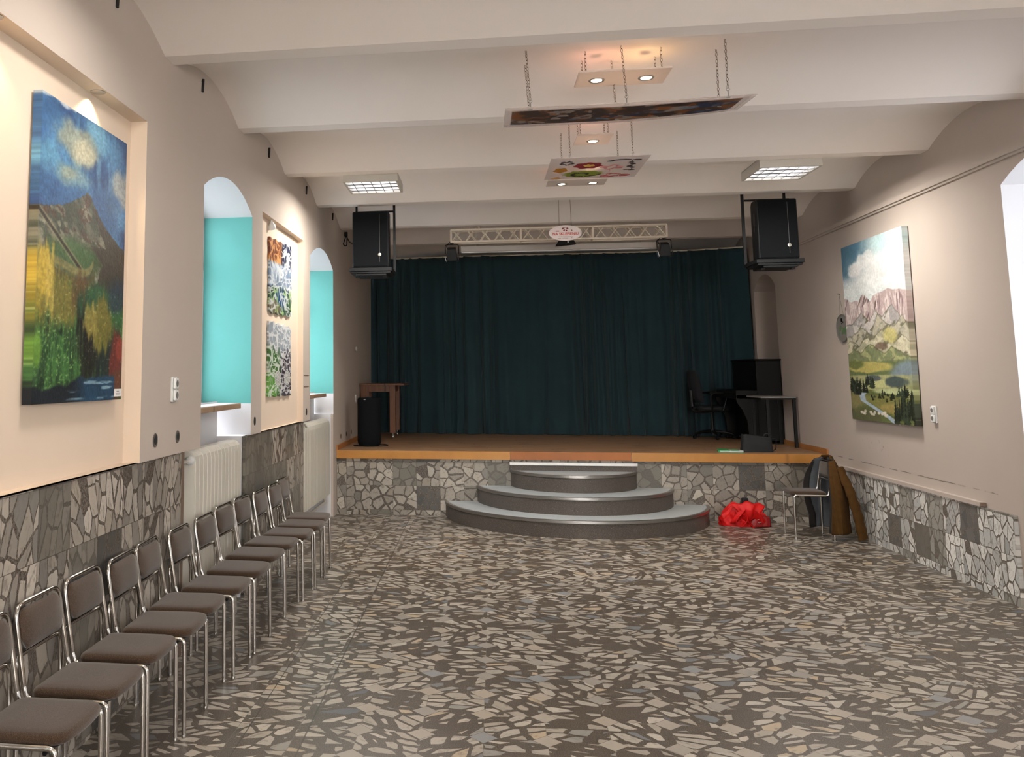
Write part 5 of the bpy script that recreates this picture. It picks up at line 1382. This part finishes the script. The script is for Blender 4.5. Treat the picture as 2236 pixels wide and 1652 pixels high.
def wall_bit(W, y, z, name, label, cat, ry, rz, depth, mat, mat2=None, group=None):
    t = thing(name, label, cat, W(y, z, 0), 0, group); R = Matrix.Rotation(PI/2, 3, 'Y')
    mb = MB(); mb.lathe([(1.0, -.004), (1.0, depth), (.8, depth+.001)], (0, 0, 0), 22, 0, Matrix.Diagonal((1, 1, 1)) @ (R @ Matrix.Diagonal((rz, ry, 1)))); o = mb.build('plate', mat, t, True, auto=40)
    if mat2:
        mb = MB(); mb.lathe([(1.0, 0), (1.0, depth+.002)], (0, 0, 0), 18, 0, R @ Matrix.Diagonal((rz*.62, ry*.62, 1))); mb.build('hole', mat2, t)
wall_bit(WL, 5.107, 1.353, 'grommet', 'steel ring grommet low on the left pillar, the one nearer the camera', 'grommet', .038, .040, .004, M['steel'], M['dark'], 'steel rings on the left pillar')
wall_bit(WL, 5.492, 1.349, 'grommet', 'steel ring grommet low on the left pillar, the one nearer the window', 'grommet', .036, .038, .004, M['steel'], M['dark'], 'steel rings on the left pillar')
for y, z, lab in ((7.385, 1.350, 'dark ring hole in the wall just before the far left niche'), (9.544, 1.340, 'dark ring hole in the wall just after the far left niche')): wall_bit(WL, y, z, 'grommet', lab, 'grommet', .030, .036, .003, M['dark'])
for y, lab in ((11.80, 'small dark hole low on the stage left wall, nearest the stage edge'), (12.26, 'small dark hole low on the stage left wall, the middle of three'), (12.715, 'small dark hole low on the stage left wall, nearest the floor loudspeaker')): wall_bit(WL, y, .935, 'wall_hole', lab, 'hole', .020, .030, .003, M['dark'], None, 'dark holes low on the stage left wall')
wall_bit(WL, 13.2, 2.106, 'cable_outlet', 'white oval cap on the left stage wall, high beside the curtain', 'cable outlet', .05, .035, .018, M['plug'])
wall_bit(WL, 13.13, 1.386, 'wall_switch', 'white switch on the left stage wall behind the floor loudspeaker', 'switch', .045, .055, .016, M['plug'])
for y, lab in ((4.40, 'dark anchor rod on the left wall at the very top, above the mountain painting'), (5.87, 'dark anchor rod high on the left wall, above the near turquoise window'), (7.80, 'dark anchor rod high on the left wall, above the pattern pictures'), (9.50, 'dark anchor rod high on the left wall, above the far turquoise window edge'), (11.18, 'dark anchor rod high on the left wall, behind the last beam')):
    t = thing('anchor_rod', lab, 'wall anchor', WL(y, 3.73, 0), 0, 'dark anchor rods along the top of the left wall'); mb = MB(); mb.tube([(.006, 0, -.045), (.010, 0, .045)], .010, 8); mb.tube([(.010, 0, .03), (-.02, 0, .03)], .007, 8); mb.build('rod', M['dark'], t, True, auto=40)
# slots cut in the pillar right of the far niche
for z, lab in ((1.721, 'upper thin dark slot in the pillar between far niche and far window'), (1.601, 'lower thin dark slot in the pillar between far niche and far window')):
    mb = MB(); P = [WL(9.40, z, -.002), WL(9.66, z, -.002), WL(9.66, z, .004), WL(9.40, z, .004)]; mb.hexa(P+[(p[0], p[1], p[2]+.009) for p in P]); tag(mb.build('wall_slot', M['brownstrip']), lab, 'slot', 'thin slots in the far pillar')
# picture lamp in the far niche
t = thing('picture_lamp', 'small white spot lamp under the top edge of the far left niche', 'lamp', WL(8.05, 3.153, .03))
mb = MB(); mb.lathe([(.012, 0), (.012, -.035)], (0, 0, 0), 10); mb.build('stem', M['plug'], t, True, auto=40)
mb = MB(); mb.lathe([(.018, .0), (.034, -.025), (.038, -.065), (.034, -.066)], (0, 0, -.02), 18, 0, Matrix.Rotation(.5, 3, 'X')); mb.build('lamp_shade', M['plug'], t, True, auto=40)
# recessed downlights of the near niche
for y, lab in ((4.313, 'round recessed downlight in the top of the near niche above the mountain painting'), (3.30, 'round recessed downlight in the near niche, at the left edge of the picture')):
    t = thing('downlight', lab, 'downlight', WL(y, 3.1945, .048), 0, 'downlights in the top of the near niche')
    mb = MB(); mb.lathe([(.040, .003), (.040, -.003), (.030, -.004)], (0, 0, 0), 22); r = mb.build('ring', M['steel'], t, True, auto=40)
    mb = MB(); mb.lathe([(.029, -.001), (.029, -.0038)], (0, 0, 0), 18); mb.build('lens', M['halogen'], t)
# oval grey plaque, nail and string on the right wall
t = thing('oval_plaque', 'grey oval plaque hanging on the right wall beside the valley painting', 'plaque', WR(10.70, 2.22, -.012)); o = t.location
def pq(a, r, d): 
    y, z = 10.70+.175*r*math.cos(a), 2.22+.155*r*math.sin(a); return Vector(WR(y, z, -d))-o
mb = MB(); mb.prism([pq(2*PI*k/48, 1, .006) for k in range(48)], (-.010, 0, 0)); mb.build('plate', M['plaque'], t)
mb = MB(); mb.tube([pq(2*PI*k/48, .97, .018) for k in range(48)], .004, 6, closed=True); mb.build('rim', M['ink'], t)
mb = MB()
for (a, b, c, d) in ((-.03, .015, .07, .11), (.02, .04, .055, .075), (-.02, .0, .045, .06)): mb.hexa([Vector(WR(10.70-b, 2.22+c, -.017))-o, Vector(WR(10.70-a, 2.22+c, -.017))-o, Vector(WR(10.70-a, 2.22+c, -.0155))-o, Vector(WR(10.70-b, 2.22+c, -.0155))-o, Vector(WR(10.70-b, 2.22+d, -.017))-o, Vector(WR(10.70-a, 2.22+d, -.017))-o, Vector(WR(10.70-a, 2.22+d, -.0155))-o, Vector(WR(10.70-b, 2.22+d, -.0155))-o])
mb.build('dark_mark', M['piano'], t)
mb = MB()
for k, (yy, zz, rr) in enumerate(((.10, -.01, .03), (.06, -.03, .028), (.02, -.02, .03), (.0, -.05, .022), (-.07, -.01, .022), (-.09, -.06, .018), (-.04, .01, .02), (.08, -.055, .02))): mb.prism([Vector(WR(10.70-yy+rr*math.cos(a*PI/5), 2.22+zz+rr*math.sin(a*PI/5), -.0165))-o for a in range(10)], (-.001, 0, 0))
mb.build('leaf_marks', plain('leaf_print', '#5f7a52', .5), t)
mb = MB(); mb.tube([Vector(WR(10.74, 2.595, -.012))-o, Vector(WR(10.76, 2.37, -.010))-o], .0012, 5); mb.tube([Vector(WR(10.74, 2.595, -.012))-o, Vector(WR(10.66, 2.37, -.010))-o], .0012, 5); mb.build('string', M['ink'], t)
mb = MB(); mb.tube([Vector(WR(10.74, 2.60, 0))-o, Vector(WR(10.74, 2.605, -.03))-o], .004, 6); mb.build('nail', M['brownstrip'], t)

# ------------------------------------------------------------------ light
def area(name, loc_, rot, sx, sy, power, color=(1, 1, 1), spread=180):
    l = bpy.data.lights.new(name, 'AREA'); l.shape = 'RECTANGLE'; l.size = sx; l.size_y = sy; l.energy = power; l.color = color; l.spread = math.radians(spread)
    o = bpy.data.objects.new(name, l); COL.objects.link(o); o.location = loc_; o.rotation_euler = rot; return o
def point(name, loc_, power, color, r=.03):
    l = bpy.data.lights.new(name, 'POINT'); l.energy = power; l.color = color; l.shadow_soft_size = r
    o = bpy.data.objects.new(name, l); COL.objects.link(o); o.location = loc_; return o
def spot(name, loc_, target, power, color, ang, blend=.5, r=.03):
    l = bpy.data.lights.new(name, 'SPOT'); l.energy = power; l.color = color; l.spot_size = math.radians(ang); l.spot_blend = blend; l.shadow_soft_size = r
    o = bpy.data.objects.new(name, l); COL.objects.link(o); o.location = loc_
    o.rotation_euler = (Vector(target)-Vector(loc_)).to_track_quat('-Z', 'Y').to_euler(); return o
DAY = (.96, .97, 1.0)
TILT = math.radians(35)
for k, (y0, y1, z0, zs, rise) in enumerate(WINL):      # sky light falling in and down through the panes
    c = WL((y0+y1)/2, 3.55, 1.75); area('daylight_left', c, (0, -PI/2+TILT, 0), 2.2, 3.0, LW[k], DAY)
for k, (y0, y1, z0, zs, rise) in enumerate(WINR):
    c = WR((y0+y1)/2, 3.35, 1.75); area('daylight_right', c, (0, PI/2-TILT, 0), 2.2, 3.0, RW[k], DAY)
for x, y, p, col_ in ((-1.012, 8.935, FL[0], 1), (2.885, 8.935, FL[1], 1), (-1.012, 3.60, FL[2], 1), (-1.012, -1.6, FL[3], 1), (2.885, -1.6, FL[4], 1), (2.885, 3.6, FL[5], 1)):  # last three are unseen lamps without fixtures, added to brighten the room
    area('louvre_and_added_lamp', (x, y, 3.606), (0, 0, 0), .48, .54, p, (1.0, .945, .87), 172)
area('added_light_near', (2.45, Y0-.45, 1.95), (PI/2, 0, 0), 3.3, 2.0, NWP, (1.0, .95, .88))  # added lamp outside the unseen near window, brightens stage front and curtain
WARM = (1.0, .70, .42); PINK = (1.0, .50, .36)
for (x, y, p) in ((.823, 6.017, 1.2), (1.141, 6.012, 1.6), (.996, 7.638, .9), (.89, 9.364, .7), (1.202, 9.36, .7)):
    point('halogen_back', (x, y, 3.700), p*HB*1.25, PINK if x < 1.1 else (1.0, .64, .30), .012)
    spot('halogen_beam', (x, y, 3.66), (x, y, 0), 14*HB, (1, .85, .65), 50, .6, .03)
for y in (4.313, 3.30): spot('niche_downlight', WL(y, 3.185, .048), WL(y, 1.0, .05), NL, (1.0, .74, .42), 120, .5, .02)
w = bpy.data.worlds.new('sky'); SC.world = w; w.use_nodes = True; nt = w.node_tree
bg = nt.nodes['Background']; bg.inputs[0].default_value = (.90, .94, 1.0, 1); bg.inputs[1].default_value = SKY
vs_ = SC.view_settings; vs_.view_transform = 'Standard'; vs_.look = 'None'; vs_.exposure = EXPO; vs_.gamma = 1.0; vs_.use_curve_mapping = False
